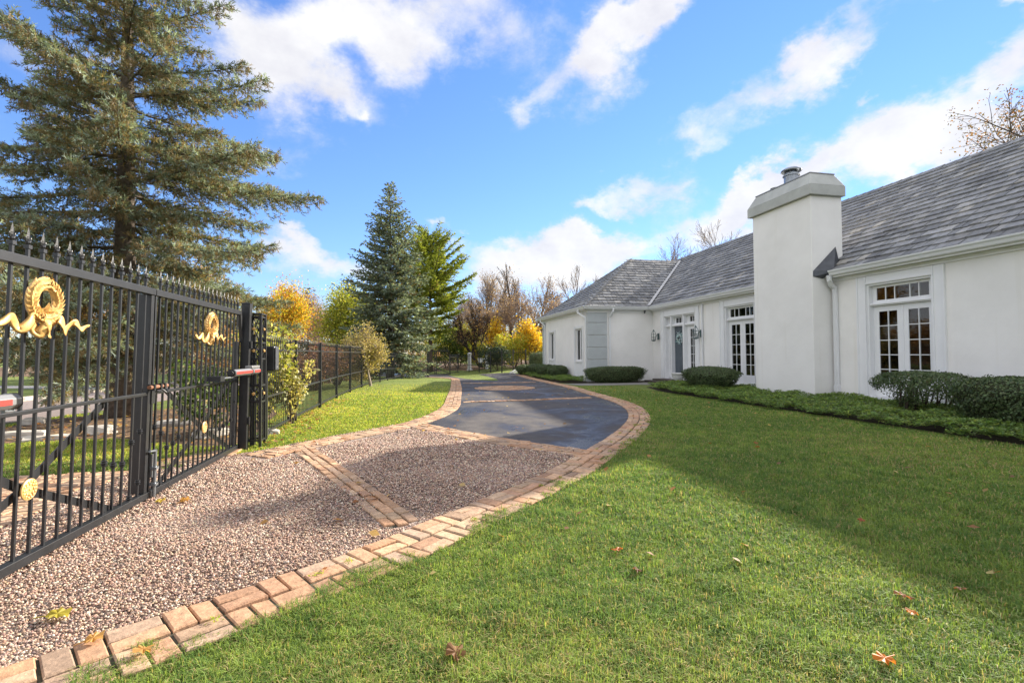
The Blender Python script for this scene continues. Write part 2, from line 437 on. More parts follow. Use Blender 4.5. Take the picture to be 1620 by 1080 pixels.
def curve_frame(c):
    L = np.concatenate([[0], np.cumsum(np.linalg.norm(np.diff(c, axis=0), axis=1))])
    t = np.gradient(c, axis=0); t /= np.linalg.norm(t, axis=1)[:, None]
    nn = np.stack([t[:, 1], -t[:, 0]], 1)
    def fr(a, b):
        return (float(np.interp(a, L, c[:, 0])+b*np.interp(a, L, nn[:, 0])), float(np.interp(a, L, c[:, 1])+b*np.interp(a, L, nn[:, 1])))
    return fr, L[-1]
def weave(name, c, b0=0., rows=2, U=.21, a_from=0, a_to=None, ph=0, sunk=0.):
    fr, L = curve_frame(c); mb = MB(); a_to = a_to or L
    n = int((a_to-a_from)/U)
    for i in range(n):
        a = a_from+i*U
        for r in range(rows):
            b = b0+r*U
            tp = .026-(sunk if r else 0)
            if (i+r+ph) % 2:
                brick(mb, fr, a, a+U/2, b, b+U, tp); brick(mb, fr, a+U/2, a+U, b, b+U, tp)
            else:
                brick(mb, fr, a, a+U, b, b+U/2, tp); brick(mb, fr, a, a+U, b+U/2, b+U, tp)
    o = mb.build(name, M['paver']); return tag(o, kind='structure')
def courses(name, c, rows, w=.1, L_=.2):
    fr, L = curve_frame(c); mb = MB(); b0 = -rows*w/2
    for r in range(rows):
        a = -(r % 2)*L_/2
        while a < L:
            brick(mb, fr, max(a, 0), min(a+L_, L), b0+r*w, b0+(r+1)*w) if min(a+L_, L)-max(a, 0) > .04 else None; a += L_
    return tag(mb.build(name, M['paver']), kind='structure')
def joint(name, c, w0, w1, off=.011):
    pts = [tuple(p) for p in off_curve(c, w0)[::6]]+[tuple(p) for p in off_curve(c, w1)[::-6]]
    return drape(name, pts, off, M['joint'])
weave('brick_border_path', RINc, sunk=.008); joint('brick_border_joint', RINc, 0, .42, .0075)
weave('brick_lawn_border', LOUTc); joint('brick_lawn_joint', LOUTc, 0, .42, .010)
c1 = resample(C1, .05); c2 = resample(C2, .05)
courses('brick_gravel_band', c1, 3, .09, .18); joint('brick_gravel_joint', c1, -.132, .132, .0085)
courses('brick_asphalt_band', c2, 4); joint('brick_asphalt_joint', c2, -.2, .2, .012)
c3 = resample([(1.3,12.33),(3,12.42),(4.95,12.6)], .05); weave('brick_drive_band', c3, -.1, 1); joint('brick_drive_joint', c3, -.1, .1, .0125)
c4 = resample([(2.15,20.5),(3.5,20.25),(5.4,20.1)], .05); weave('brick_far_band', c4, -.1, 1); joint('brick_far_joint', c4, -.1, .1, .0125)
mb = MB()
for k in range(1, 11):                                   # round brick medallion let into the asphalt
    r = k*.105; n = max(5, int(2*math.pi*r/.2))
    def fr(a, b): return (3.3+b*math.cos(a), 17.0+b*math.sin(a))
    for i in range(n):
        a0, a1 = 2*math.pi*(i+.5*(k % 2))/n, 2*math.pi*(i+1+.5*(k % 2))/n
        da = .004/r
        fr2 = fr
        g0 = a0+da; g1 = a1-da
        brick(mb, lambda a, b: fr2(g0+(g1-g0)*(a-.004)/(.992), b), 0, 1, r-.052, r+.052, .022)
tag(mb.build('brick_medallion', M['paver']), kind='structure')
drape('medallion_joint', [(3.3+1.12*math.cos(t), 17+1.12*math.sin(t)) for t in np.linspace(0, 2*math.pi, 40, endpoint=False)], .0115, M['joint'])
mb = MB()
fr = lambda a, b: (a, b)
for i in range(5):
    for j in range(33):
        x, y = -3.95+i*.21, -1+j*.21
        if y > 5.95+ (i-4)*.05: continue
        if (i+j) % 2: brick(mb, fr, x, x+.105, y, y+.21); brick(mb, fr, x+.105, x+.21, y, y+.21)
        else: brick(mb, fr, x, x+.21, y, y+.105); brick(mb, fr, x, x+.21, y+.105, y+.21)
for i in range(9):
    for j in range(3):
        x, y = -2.9+i*.08, 5.92+i*.075+j*.21
        brick(mb, fr, x, x+.105, y, y+.21)
tag(mb.build('brick_apron_path', M['paver']), kind='structure')
drape('brick_apron_joint', [(-3.97,-1),(-2.88,-1),(-2.88,5.9),(-3.97,5.8)], .010, M['joint'])

# ------------------------------------------------------------------ scatter helpers
def rot_frames(n, rng, tilt=1.0):
    """n random orthonormal frames whose normals lean away from vertical by up to tilt (1 = any)"""
    ph = rng.uniform(0, 2*np.pi, n); cz = rng.uniform(1-2*tilt if tilt >= 1 else np.cos(tilt*np.pi/2), 1, n)
    sz = np.sqrt(np.clip(1-cz*cz, 0, 1))
    nrm = np.stack([sz*np.cos(ph), sz*np.sin(ph), cz], 1)
    r = rng.normal(size=(n, 3)); a = np.cross(nrm, r); a /= np.linalg.norm(a, axis=1)[:, None]+1e-9
    return a, np.cross(nrm, a), nrm
def leaf_quads(C, size, rng, cols, tilt=1.0, aspect=.55, frames=None):
    """diamond leaves, gently folded"""
    n = len(C); a, b, nn = frames if frames else rot_frames(n, rng, tilt)
    s = np.broadcast_to(np.asarray(size), (n,))[:, None]
    V = np.stack([C-a*s*.5, C+b*s*aspect*.5+nn*s*.08, C+a*s*.5, C-b*s*aspect*.5+nn*s*.08], 1).reshape(-1, 3)
    F_ = np.arange(n*4).reshape(n, 4)
    return V, F_, np.repeat(cols, 4, 0)
def pick(cols, n, rng, jit=.18):
    P = np.array(cols); c = P[rng.integers(0, len(P), n)]
    return np.clip(c*rng.uniform(1-jit, 1+jit, (n, 1))*rng.uniform(1-jit*.35, 1+jit*.35, (n, 3)), 0, 1)

# ------------------------------------------------------------------ pebbles
ico = bmesh.new(); bmesh.ops.create_icosphere(ico, subdivisions=1, radius=1)
IV = np.array([v.co[:] for v in ico.verts]); IF = np.array([[v.index for v in f.verts] for f in ico.faces]); ico.free()
def pebbles(name, poly, n0, dmax, seed):
    rng = np.random.default_rng(seed); P = np.array(poly)
    A = (P[:, 0].max()-P[:, 0].min())*(P[:, 1].max()-P[:, 1].min()); n = int(A*n0)
    x = rng.uniform(P[:, 0].min(), P[:, 0].max(), n); y = rng.uniform(P[:, 1].min(), P[:, 1].max(), n)
    d = np.hypot(x, y); keep = inpoly(poly, x, y) & (d < dmax) & (y > .8) & (rng.random(n) < np.clip((2.9/d)**1.35, 0, 1))
    def near(c): return np.sqrt(((x[:, None]-c[None, :, 0])**2+(y[:, None]-c[None, :, 1])**2).min(1))
    x, y, d = x[keep], y[keep], d[keep]
    st = rng.random(len(x)) < .045
    k3 = ((near(c1[::4]) > .125+.03*np.sin(x*9+y*5)) & (near(c2[::4]) > .205) & (near(LINc[::6]) > .16) & (near(off_curve(LOUTc, .2)[::6]) > .2)) | st; x, y, d = x[k3], y[k3], d[k3]; n = len(x)
    r = rng.uniform(.0042, .0082, n)*np.clip(d/3.2, 1, 2.2)**.75
    a, b, c = rot_frames(n, rng, .55)
    sc_ = np.stack([r*rng.uniform(.9, 1.35, n), r*rng.uniform(.75, 1.0, n), r*rng.uniform(.5, .8, n)], 1)
    L = IV[None]*rng.uniform(.86, 1.1, (n, len(IV), 1))
    V = (L[:, :, 0:1]*sc_[:, None, 0:1]*a[:, None]+L[:, :, 1:2]*sc_[:, None, 1:2]*b[:, None]+L[:, :, 2:3]*sc_[:, None, 2:3]*c[:, None])
    # heaped in low ripples
    hz = .010+.011*np.sin(x*2.1+y*1.2)*np.sin(y*2.3-x)+.006*np.sin(x*6.1+y*3.2)*np.sin(y*5.3-x)+rng.uniform(-.004, .010, n)
    hz = np.maximum(hz, .004+rng.uniform(0, .006, n)); V += np.stack([x, y, hz], 1)[:, None]
    col = pick([(.41,.26,.185),(.48,.335,.235),(.34,.215,.155),(.56,.44,.33),(.26,.17,.13),(.15,.10,.08),(.45,.295,.20),(.62,.51,.40),(.36,.24,.18),(.22,.175,.15),(.30,.19,.14)], n, rng, .2)
    F_ = (IF[None]+np.arange(n)[:, None, None]*len(IV)).reshape(-1, 3)
    o = arr_obj(name, V.reshape(-1, 3), F_, M['pebble'], col=np.repeat(col, len(IV), 0), smooth=True)
    print(name, n)
    return tag(o, kind='stuff')
pebbles('gravel', [tuple(p) for p in off_curve(RINc, -.0)[::8] if p[1] < 5.9]+grav[len([1 for p in off_curve(RINc, .2)[::8] if p[1] < 5.9]):], 11500, 10.5, 3)

# ------------------------------------------------------------------ grass
def xr(y): return np.where(y < ROUTc[0, 1], -9, np.interp(y, ROUTc[:, 1], ROUTc[:, 0]))
FEN = [(-2.14,7.25),(-2.13,9.7),(-2.1,12.05),(-2.07,14.45),(-1.96,16.6),(-1.82,18.9),(-1.66,21.3),(-1.44,23.7),(-1.2,26.1),(-.95,28.5),(-.56,30.9),(-.12,33.2)]
FEa = np.array(FEN)
def lawn_mask(x, y):
    edge = .035*np.sin(y*9)+.03*np.sin(y*23+1)
    c = ROUTc[::6]; t = np.gradient(c, axis=0); t /= np.linalg.norm(t, axis=1)[:, None]
    sd_ = np.empty(len(x))
    for a in range(0, len(x), 40000):
        b = slice(a, a+40000); dx = x[b, None]-c[None, :, 0]; dy = y[b, None]-c[None, :, 1]; k = (dx*dx+dy*dy).argmin(1); i = np.arange(len(k)); sd_[b] = dx[i, k]*t[k, 1]-dy[i, k]*t[k, 0]
    over = .09+.07*np.sin(x*5+y*3)+.05*np.sin(x*11-y*7)+.03*np.sin(x*29+y*17)
    right = (sd_ > -over*np.clip(1.5-y*.12, .35, 1)) & (x < 7.74) & (y > -1) & (y < 17.2)
    bed = (x > 7.74) | ((x > 7.2) & (y > 17)) | ((x > 5.7) & (y > 17.2))
    lx = np.interp(y, LOUTc[:, 1], LOUTc[:, 0]); fx = np.interp(y, FEa[:, 1], FEa[:, 0])
    left = (x < lx-.02-edge*.6) & (x > fx-.1) & (y > 6.7) & (y < 30)
    outer = (x < -2.5) & (x > -7.2) & (y > 6.0) & (y < 12) & ~inpoly(mul, x, y)
    return (right & ~bed) | left | outer
def grass():
    rng = np.random.default_rng(5)
    n = 4600000
    # polar sampling about the lawn, denser close by
    d = 1.1+(21-1.1)*rng.random(n)**1.75; az = rng.uniform(R(-48), R(76), n)
    x = d*np.sin(az); y = d*np.cos(az)
    keep = lawn_mask(x, y)
    x, y, d = x[keep], y[keep], d[keep]
    p = np.clip(.42*(np.sin(x*1.7+.6*np.sin(y*1.3))*np.sin(y*2.1+x*.4)*.25+.9), 0, 1)
    k2 = rng.random(len(x)) < .30*np.clip(1.9-d/11, .12, 1); x, y, d = x[k2], y[k2], d[k2]; n = len(x)
    clump = np.sin(x*6.3+2*np.sin(y*3.1))*np.sin(y*7.1+1.7*np.sin(x*4.3))
    fine = np.sin(x*23+3*np.sin(y*11))*np.sin(y*27+2*np.sin(x*9))
    h = rng.uniform(.016, .048, n)*(1+.34*clump+.24*fine)*np.clip(1.08-.02*d, .7, 1.1)
    w = rng.uniform(.0011, .0023, n)*np.clip(d/2.6, 1, 5)
    ph = rng.uniform(0, 2*np.pi, n)+.8*clump; ln = np.abs(rng.normal(.72, .42, n)).clip(0, 1.5)
    dx, dy = np.cos(ph), np.sin(ph)
    base = np.stack([x, y, gz(x, y)], 1)
    side = np.stack([-dy, dx, np.zeros(n)], 1)*w[:, None]
    dirv = np.stack([dx, dy, np.zeros(n)], 1)
    up = np.array([0, 0, 1.])
    m1 = base+dirv*(h*ln*.35)[:, None]+up*(h*.6)[:, None]
    tip = base+dirv*(h*ln*1.0)[:, None]+up*(h*np.clip(1.05-.45*ln, .25, 1))[:, None]
    V = np.stack([base-side, base+side, m1+side*.8, m1-side*.8, tip+side*.15, tip-side*.15], 1).reshape(-1, 3)
    i = np.arange(n)[:, None]*6
    F_ = np.concatenate([i+np.array([[0, 1, 2, 3]]), i+np.array([[3, 2, 4, 5]])], 0)
    patch = .5+.5*np.sin(x*.9+1.2*np.sin(y*.7+1))*np.sin(y*1.1+.8*np.sin(x*.8))
    ca = np.array([.115, .205, .058]); cb = np.array([.32, .41, .10])
    mid_ = np.sin(x*8.7+2.3*np.sin(y*5.1))*np.sin(y*9.9+2*np.sin(x*6.7)); t = np.clip(.12+.42*patch+.30*mid_+rng.normal(0, .30, n), 0, 1)[:, None]
    col = ca*(1-t)+cb*t
    dry = rng.random(n) < .12+.12*(patch > .66); col[dry] = np.array([.44, .36, .18])*rng.uniform(.7, 1.15, (dry.sum(), 1))
    lw = (x < np.interp(y, LOUTc[:, 1], LOUTc[:, 0])) & (y > 6.7); col[lw] *= np.array([1.75, 1.45, 1.1])   # strip by the fence: yellower turf, with its sunlit brightness put into the colour
    col = np.repeat(np.clip(col, 0, .6), 6, 0)
    o = arr_obj('grass', V, F_, M['grassblade'], col=col); print('grass', n)
    return tag(o, kind='stuff')
grass()
# ------------------------------------------------------------------ the house
house = thing('white_house', (10.6, 13, 0), 'long single-storey white stucco house with a grey shingle roof and big chimney', 'house')
HO = (10.6, 13, 0)
def part(mb, name, mat, parent=house, off=HO, **k): return mb.build(name, mat, parent, off, **k)
XW, WX, WY0, WY1 = 10.6, 7.55, 19.75, 27.0            # main wall plane; wing's outer wall and ends
ZT = 3.2
doors = [(16.43, 18.71, 2.76), (13.2, 14.68, 2.80), (7.92, 9.40, 2.82)]
far_door = (1.2, 2.7, 2.82)
ops = sorted(doors+[far_door])
mb = MB(); y = -8.
for a, b, zt in ops:
    mb.box((XW, y, -.2), (XW+.3, a, ZT)); mb.box((XW, a, zt), (XW+.3, b, ZT)); mb.box((XW, a, -.2), (XW+.3, b, .14)); y = b
mb.box((XW, y, -.2), (XW+.3, WY0, ZT))
part(mb, 'wall', M['stucco'])
# wing: outer wall with two casements, end walls
wins = [(20.46, 21.40), (24.70, 25.65)]; WZ0, WZ1 = .88, 2.36
mb = MB(); y = WY0
mb.box((WX, WY0, -.4), (XW-.002, WY0+.3, ZT))
y = WY0+.302
for a, b in wins:
    mb.box((WX, y, -.4), (WX+.3, a, ZT)); mb.box((WX, a, WZ1), (WX+.3, b, ZT)); mb.box((WX, a, -.4), (WX+.3, b, WZ0)); y = b
mb.box((WX, y, -.4), (WX+.3, WY1-.302, ZT)); mb.box((WX, WY1-.3, -.4), (19, WY1, ZT))
mb.box((XW+.35, -8, -.2), (19, -7.7, ZT)); mb.box((18.7, -7.69, -.2), (19, WY1-.31, ZT))
part(mb, 'wing_wall', M['stucco'])
# gable triangle at the near end
mb = MB(); mb.add([(10.6,-7.95,ZT),(19,-7.95,ZT),(14.75,-7.95,6.2),(10.6,-7.75,ZT),(19,-7.75,ZT),(14.75,-7.75,6.2)], [(0,1,2),(3,5,4),(0,3,4,1),(1,4,5,2),(2,5,3,0)])
part(mb, 'gable_wall', M['stucco'])
# dark rooms behind the glass: floors and partition walls
mb = MB(); mb.box((XW+.31, -7.6, .10), (18.6, 26.6, .13), (.2,.15,.1)); mb.box((14.2, -7.6, .13), (14.3, 26.6, 3.1), (.3,.29,.27)); mb.box((XW+.31, -7.6, 3.1), (18.6, 26.6, 3.15), (.4,.4,.4))
part(mb, 'room', M['trimv'])
for a, b, zt in doors[1:]+[far_door]:                   # pale drapes drawn back beside the french doors
    for y0, y1 in ((a-.12, a+.30), (b-.30, b+.12)):
        mb = MB(); n = 26; vs = []
        for i in range(n+1):
            yy = y0+(y1-y0)*i/n
            for z in (.16, 2.75): vs.append((XW+.52+.035*math.sin(i*1.45), yy, z))
        mb.add(vs, [(2*i, 2*i+2, 2*i+3, 2*i+1) for i in range(n)], (.62,.58,.52)); part(mb, 'curtain', M['trimv'], smooth=True)

# --- roof: every shingle a tapered block
ZE = 3.27
SH = [(.205,.207,.21),(.235,.236,.238),(.18,.182,.186),(.255,.255,.254),(.215,.216,.218),(.285,.28,.27),(.19,.191,.194),(.235,.238,.24)]
def shingles(mb, o, du, dv, nrm, L, u0, u1, seed, exp=.265):
    """o: eave point; du along the eave, dv up the slope; u0(v), u1(v) limits"""
    rr = random.Random(seed); o, du, dv, nrm = map(Vector, (o, du, dv, nrm))
    n = int(L/exp)+1
    for i in range(n):
        v = i*exp-.03; ln = min(exp+.055, L+.04-v)
        if ln < .03: break
        a, b = u0(max(v, 0)), u1(max(v, 0)); u = a-rr.uniform(0, .1)
        base = rr.uniform(.92, 1.08)
        while u < b-.01:
            w = rr.choice([.15, .2, .24, .28, .33, .40]); ua, ub = max(u, a)+.010, min(u+w, b)-.010; u += w
            if ub-ua < .02: continue
            jv = rr.uniform(-.014, .012); t0 = .044+rr.uniform(-.008, .010); lift = rr.uniform(0, .003)
            p = lambda uu, vv, h: o+du*uu+dv*vv+nrm*h
            vs = [p(ua, v+jv, .004), p(ub, v+jv, .004), p(ub, v+jv, t0+lift), p(ua, v+jv, t0), p(ub, v+ln, .008), p(ua, v+ln, .008)]
            c = rr.choice(SH); q = rr.uniform(.74, 1.2)*base
            if rr.random() < .03: c = (.33,.315,.285)
            mb.add(vs, [(0,1,2,3), (3,2,4,5), (0,3,5), (1,4,2)], tuple(min(1, x*q) for x in c))
EX, RX, RZ = 10.38, 14.6, 6.40                      # main eave, ridge
ps = (RZ-ZE)/(RX-EX)
HX, HY0, HY1 = 7.36, 19.56, 27.2; HM = (HY0+HY1)/2; AX = 11.3; AZ = 6.125
def slope_vec(dx, dy, dz): v = Vector((dx, dy, dz)); return v.normalized(), v.length
main = MB()
dv, Lm = slope_vec(RX-EX, 0, RZ-ZE); nm = Vector((-dv.z, 0, dv.x))
pv = (AZ-ZE)/ps; VX = EX+pv                           # top end of the valley
# valley plan line from (EX,HY0) to (VX,HM)
def valley_y(x): return HY0+(HM-HY0)*(x-EX)/(VX-EX) if x < VX else 99
def m_hi(v):
    x = EX+dv.x*v; y = valley_y(x); return (min(y, 27.2) if y < 90 else 27.2)+8.15
dvb = Vector((-dv.x, 0, dv.z))
CH0, CH1, CHX = 10.35, 12.47, 10.72                   # chimney cuts the eave
def seg(lo, hi): return lambda v: lo, (lambda v: hi)
for lo, hi, s_ in ((0, CH0+8.15-.02, 1), (CH1+8.15+.02, None, 2)):
    shingles(main, (EX, -8.15, ZE), (0,1,0), dv, nm, Lm, (lambda v, lo=lo: lo if EX+dv.x*v < CHX else (lo if lo == 0 else CH0+8.15+1.06)), (lambda v, hi=hi: (hi if EX+dv.x*v < CHX else CH0+8.15+1.06) if hi else m_hi(v)), 30+s_)
# back slope and decking so no light leaks in
main.add([(EX+.02,-8.1,ZE-.02),(EX+.02,CH0,ZE-.02),(CHX,CH0,ZE-.02+(CHX-EX)*ps),(RX,CH0,RZ-.02),(RX,-8.1,RZ-.02)], [(0,1,2,3,4)][:1], (.1,.1,.1))
main.add([(EX+.02,CH1,ZE-.02),(EX+.02,HY0,ZE-.02),(VX,HM,AZ-.02),(VX,27.1,AZ-.02),(RX,27.1,RZ-.02),(RX,CH1,RZ-.02)], [(0,1,2,3,4,5)], (.1,.1,.1))
main.add([(CHX,CH0,ZE-.02+(CHX-EX)*ps),(CHX,CH1,ZE-.02+(CHX-EX)*ps),(RX,CH1,RZ-.02),(RX,CH0,RZ-.02)], [(0,1,2,3)], (.1,.1,.1))
main.add([(RX,-8.1,RZ-.02),(RX,27.1,RZ-.02),(19.2,27.1,ZE-.25),(19.2,-8.1,ZE-.25)], [(0,1,2,3)], (.12,.12,.12))
# ridge caps
for i in range(0, 118):
    y0 = -8.1+i*.3; c = rnd.choice(SH); k = rnd.uniform(0, .006)
    for sx in (-1, 1):
        a = Vector((RX, y0, RZ+.045+k)); w = Vector((sx*.13, 0, -.13*ps))
        main.add([a, a+Vector((0,.34,-.012)), a+w+Vector((0,.34,-.012)), a+w], [(0,1,2,3)], c)
part(main, 'roof', M['shingle'])
wing = MB()
dvw, Lw = slope_vec(AX-HX, 0, AZ-ZE); nw = Vector((-dvw.z, 0, dvw.x))    # hip end facing the drive
hip = lambda v: (HM-HY0)*(v/Lw)
shingles(wing, (HX, HY0, ZE), (0,1,0), dvw, nw, Lw, lambda v: hip(v), lambda v: (HY1-HY0)-hip(v), 41)
dvs, Ls = slope_vec(0, HM-HY0, AZ-ZE); ns = Vector((0, -dvs.z, dvs.y))   # near side slope
hipx = lambda v: (AX-HX)*(v/Ls)
valx = lambda v: (EX-HX)+(VX-EX)*(v/Ls)
shingles(wing, (HX, HY0, ZE), (1,0,0), dvs, ns, Ls, hipx, valx, 42)
wing.add([(HX+.02,HY0+.02,ZE-.02),(EX,HY0+.02,ZE-.02),(VX,HM,AZ-.02),(AX,HM,AZ-.02)], [(0,1,2,3)], (.1,.1,.1))
wing.add([(HX+.02,HY0+.02,ZE-.02),(AX,HM,AZ-.02),(HX+.02,HY1-.02,ZE-.02)], [(0,1,2)], (.1,.1,.1))
wing.add([(HX+.02,HY1-.02,ZE-.02),(AX,HM,AZ-.02),(VX+1,HM,AZ-.02),(VX+1,HY1,ZE-.02)], [(0,1,2,3)], (.1,.1,.1))
def caps(mb, a, b, n, w1, w2):
    a, b = Vector(a), Vector(b); d = (b-a)/n
    for i in range(n):
        p = a+d*i; c = rnd.choice(SH[:4]+[(.30,.28,.24),(.26,.24,.21)])
        e = Vector((0, 0, .012+rnd.uniform(0, .008)))
        for w in (w1, w2):
            mb.add([p+e, p+d*1.15+e*.4, p+d*1.15+Vector(w)+e*.4, p+Vector(w)+e], [(0,1,2,3)], c)
up = Vector((0, 0, .03))
hv = (Vector((AX, HM, AZ))-Vector((HX, HY0, ZE)))
caps(wing, Vector((HX, HY0, ZE))+up, Vector((AX, HM, AZ))+up, 24, dvs.normalized()*-.0+Vector((.15,0,-.0)), Vector((0,.14,0)))
caps(wing, Vector((HX, HY1, ZE))+up, Vector((AX, HM, AZ))+up, 24, Vector((0,-.14,0)), Vector((.14,0,.05)))
caps(wing, Vector((AX, HM, AZ))+up, Vector((VX+.1, HM, AZ))+up, 10, Vector((0,-.13,-.10)), Vector((0,.13,-.10)))
part(wing, 'wing_roof', M['shingle'])
# pale metal valley between the two roofs
mb = MB(); a = Vector((EX-.06, HY0-.02, ZE+.005)); b = Vector((VX, HM, AZ)); e = Vector((0,0,.036))
mb.add([a+Vector((-.05,.04,.04))+e, a+Vector((.04,-.05,.03))+e, b+Vector((.035,-.05,.03))+e, b+Vector((-.05,.03,.04))+e], [(0,1,2,3)], (.5,.49,.47))
part(mb, 'valley_flashing', paint('weathered_valley_metal', (.45,.44,.42), .5, .12, 4, .05, .2))

# --- gutters, fascia, frieze
def gutter(name, a, b, out, ca=0, cb=0):
    """ogee gutter from a to b, out = outward direction"""
    a, b, o_ = Vector(a), Vector(b), Vector(out); d = (b-a).normalized()
    prof = [(0, 0), (0, -.13), (.05, -.13), (.075, -.115), (.095, -.06), (.125, -.03), (.13, .0), (.115, .0), (.085, -.055), (.06, -.10), (.012, -.11), (.012, 0)]
    vs = []
    for p, k in ((a, ca), (b, cb)):
        for r, z in prof: vs.append(p+o_*r+d*(k*r)+Vector((0, 0, z)))
    n = len(prof); fs = [(i, (i+1) % n, n+(i+1) % n, n+i) for i in range(n)]+[tuple(range(n))[::-1], tuple(range(n, 2*n))]
    mb = MB(); mb.add(vs, fs); return part(mb, name, M['gutter'])
gutter('gutter', (EX-.01, -8.1, ZE), (EX-.01, CH0-.22, ZE), (-1,0,0))
gutter('gutter', (EX-.01, CH1+.02, ZE), (EX-.01, HY0, ZE), (-1,0,0), 0, -1)
gutter('gutter', (EX-.01, HY0-.01, ZE), (HX, HY0-.01, ZE), (0,-1,0), -1, 1)
gutter('gutter', (HX-.01, HY0, ZE), (HX-.01, HY1, ZE), (-1,0,0), -1, 1)
mb = MB()
for y0, y1 in ((-8.1, CH0-.012), (CH1+.012, WY0-.01)):
    mb.box((EX, y0, ZE-.16), (XW+.02, y1, ZE-.105)); mb.box((EX-.008, y0, ZE-.17), (EX+.03, y1, ZE-.01))
    mb.box((XW-.035, y0, ZE-.25), (XW-.002, y1, ZE-.162)); mb.box((XW-.06, y0, ZE-.20), (XW-.036, y1, ZE-.162))
mb.box((HX, HY0, ZE-.16), (EX-.001, WY0+.02, ZE-.105)); mb.box((HX, WY0+.021, ZE-.16), (WX+.02, HY1, ZE-.105))
mb.box((WX-.03, WY0-.03, ZE-.26), (XW-.04, WY0-.002, ZE-.162)); mb.box((WX-.03, WY0-.001, ZE-.26), (WX-.002, WY1, ZE-.162))
part(mb, 'fascia', M['white'])
def downspout(pts, w=.075, d=.06):
    mb = MB()
    for p, q in zip(pts, pts[1:]): 
        p, q = Vector(p), Vector(q); dd = (q-p).normalized()*.012
        mb.bar(p-dd, q+dd, w, d, up=(0, 0, 1) if abs((q-p).normalized().z) < .9 else (1, 0, 0))
    p = Vector(pts[-1]); mb.box((p.x-.055, p.y-.06, p.z-.02), (p.x+.055, p.y+.06, p.z+.14))
    return part(mb, 'downspout', M['gutter'], bevel=.008)
yd = 10.22
downspout([(10.31,yd-.06,ZE-.12),(10.33,yd-.06,ZE-.24),(10.42,yd-.01,ZE-.34),(10.53,yd,ZE-.42),(10.55,yd,ZE-.52),(10.55,yd,.25)], .10, .075)
downspout([(8.6,19.47,ZE-.12),(8.6,19.48,ZE-.22),(8.56,19.6,ZE-.36),(8.53,19.70,ZE-.46),(8.53,19.70,.1)], .09, .07)
downspout([(7.27,20.3,ZE-.12),(7.28,20.3,ZE-.22),(7.4,20.02,ZE-.38),(7.50,19.92,ZE-.46),(7.50,19.92,.05)], .09, .07)
downspout([(7.27,26.6,ZE-.12),(7.28,26.6,ZE-.22),(7.4,26.5,ZE-.36),(7.50,26.45,ZE-.46),(7.50,26.45,.0)], .08, .06)
downspout([(10.55,15.93,ZE-.25),(10.55,15.93,.1)], .05, .05)

# --- quoins of the wing corners
mb = MB(); mq = MB(); z = -.1; h = .535
for i in range(6):
    z1 = min(z+h-.022, ZE-.27)
    mb.box((WX-.045, WY0-.045, z), (WX+.86, WY0-.003, z1)); mb.box((WX-.045, WY0-.0025, z), (WX-.003, WY0+.12, z1))
    mq.box((WX-.045, WY1-.5, z), (WX-.003, WY1+.03, z1))
    z += h
part(mb, 'quoin', M['quoin'], bevel=.012); part(mq, 'quoin', M['quoin'], bevel=.012)

# --- chimney
chm = MB(); chm.box((10.0, CH0, -.2), (10.95, CH1, 5.24)); ch = part(chm, 'chimney', M['stucco'], bevel=.015)
mb = MB(); a0, a1, b0, b1 = 9.90, 10.98, CH0-.10, CH1+.10
mb.box((a0, b0, 5.2405), (a1, b1, 5.50)); i_ = .17
mb.add([(a0,b0,5.5005),(a1,b0,5.5005),(a1,b1,5.5005),(a0,b1,5.5005),(a0+i_,b0+i_,5.84),(a1-i_,b0+i_,5.84),(a1-i_,b1-i_,5.84),(a0+i_,b1-i_,5.84)], [(0,3,2,1),(4,5,6,7),(0,1,5,4),(1,2,6,5),(2,3,7,6),(3,0,4,7)])
capo = part(mb, 'chimney_cap', M['capstone'], ch, bevel=.01)
mb = MB(); mb.box((a0+i_-.012, b0+i_-.012, 5.8402), (a1-i_+.012, b1-i_+.012, 5.868)); part(mb, 'cap_flashing', M['grey_metal'], ch)
mb = MB(); mb.lathe((10.36, 11.35, 5.86), [(.185,0),(.185,.24),(.215,.25),(.215,.275),(.15,.28),(.15,.34)], 24); mb.lathe((10.36,11.35,6.235), [(.25,0),(.262,.015),(.255,.04),(.19,.085),(.06,.12),(.02,.125)], 24)
for k in range(5):
    t = k*1.257; mb.bar((10.36+.15*math.cos(t),11.35+.15*math.sin(t),6.16),(10.36+.15*math.cos(t),11.35+.15*math.sin(t),6.24),.02,.02)
part(mb, 'flue', M['galv'], ch, smooth=False)
mb = MB(); mb.lathe((10.40, 11.98, 5.86), [(.10,0),(.10,.10),(.14,.105),(.15,.13),(.05,.16)], 18); part(mb, 'flue', M['galv'], ch)
mb = MB()                                              # stepped dark flashing at the chimney shoulder
def flz(x): return ZE+(x-EX)*ps
mb.add([(10.02,CH0-.012,ZE-.12),(10.40,CH0-.26,ZE+.02),(10.72,CH0-.10,flz(10.72)+.05),(10.72,CH0-.012,flz(10.72)+.42),(10.02,CH0-.012,ZE+.02)], [(0,1,2,3,4)])
mb.add([(10.02,CH0-.012,ZE-.12),(10.40,CH0-.26,ZE+.02),(10.40,CH0-.26,ZE-.03),(10.30,CH0-.012,ZE-.17)], [(0,3,2,1)])
part(mb, 'chimney_flashing', M['flash'])
mb = MB(); mb.add([(10.1,CH1+.012,ZE),(10.4,CH1+.2,ZE+.04),(10.75,CH1+.012,flz(10.75)+.3)], [(0,1,2)]); part(mb, 'chimney_flashing', M['flash'])

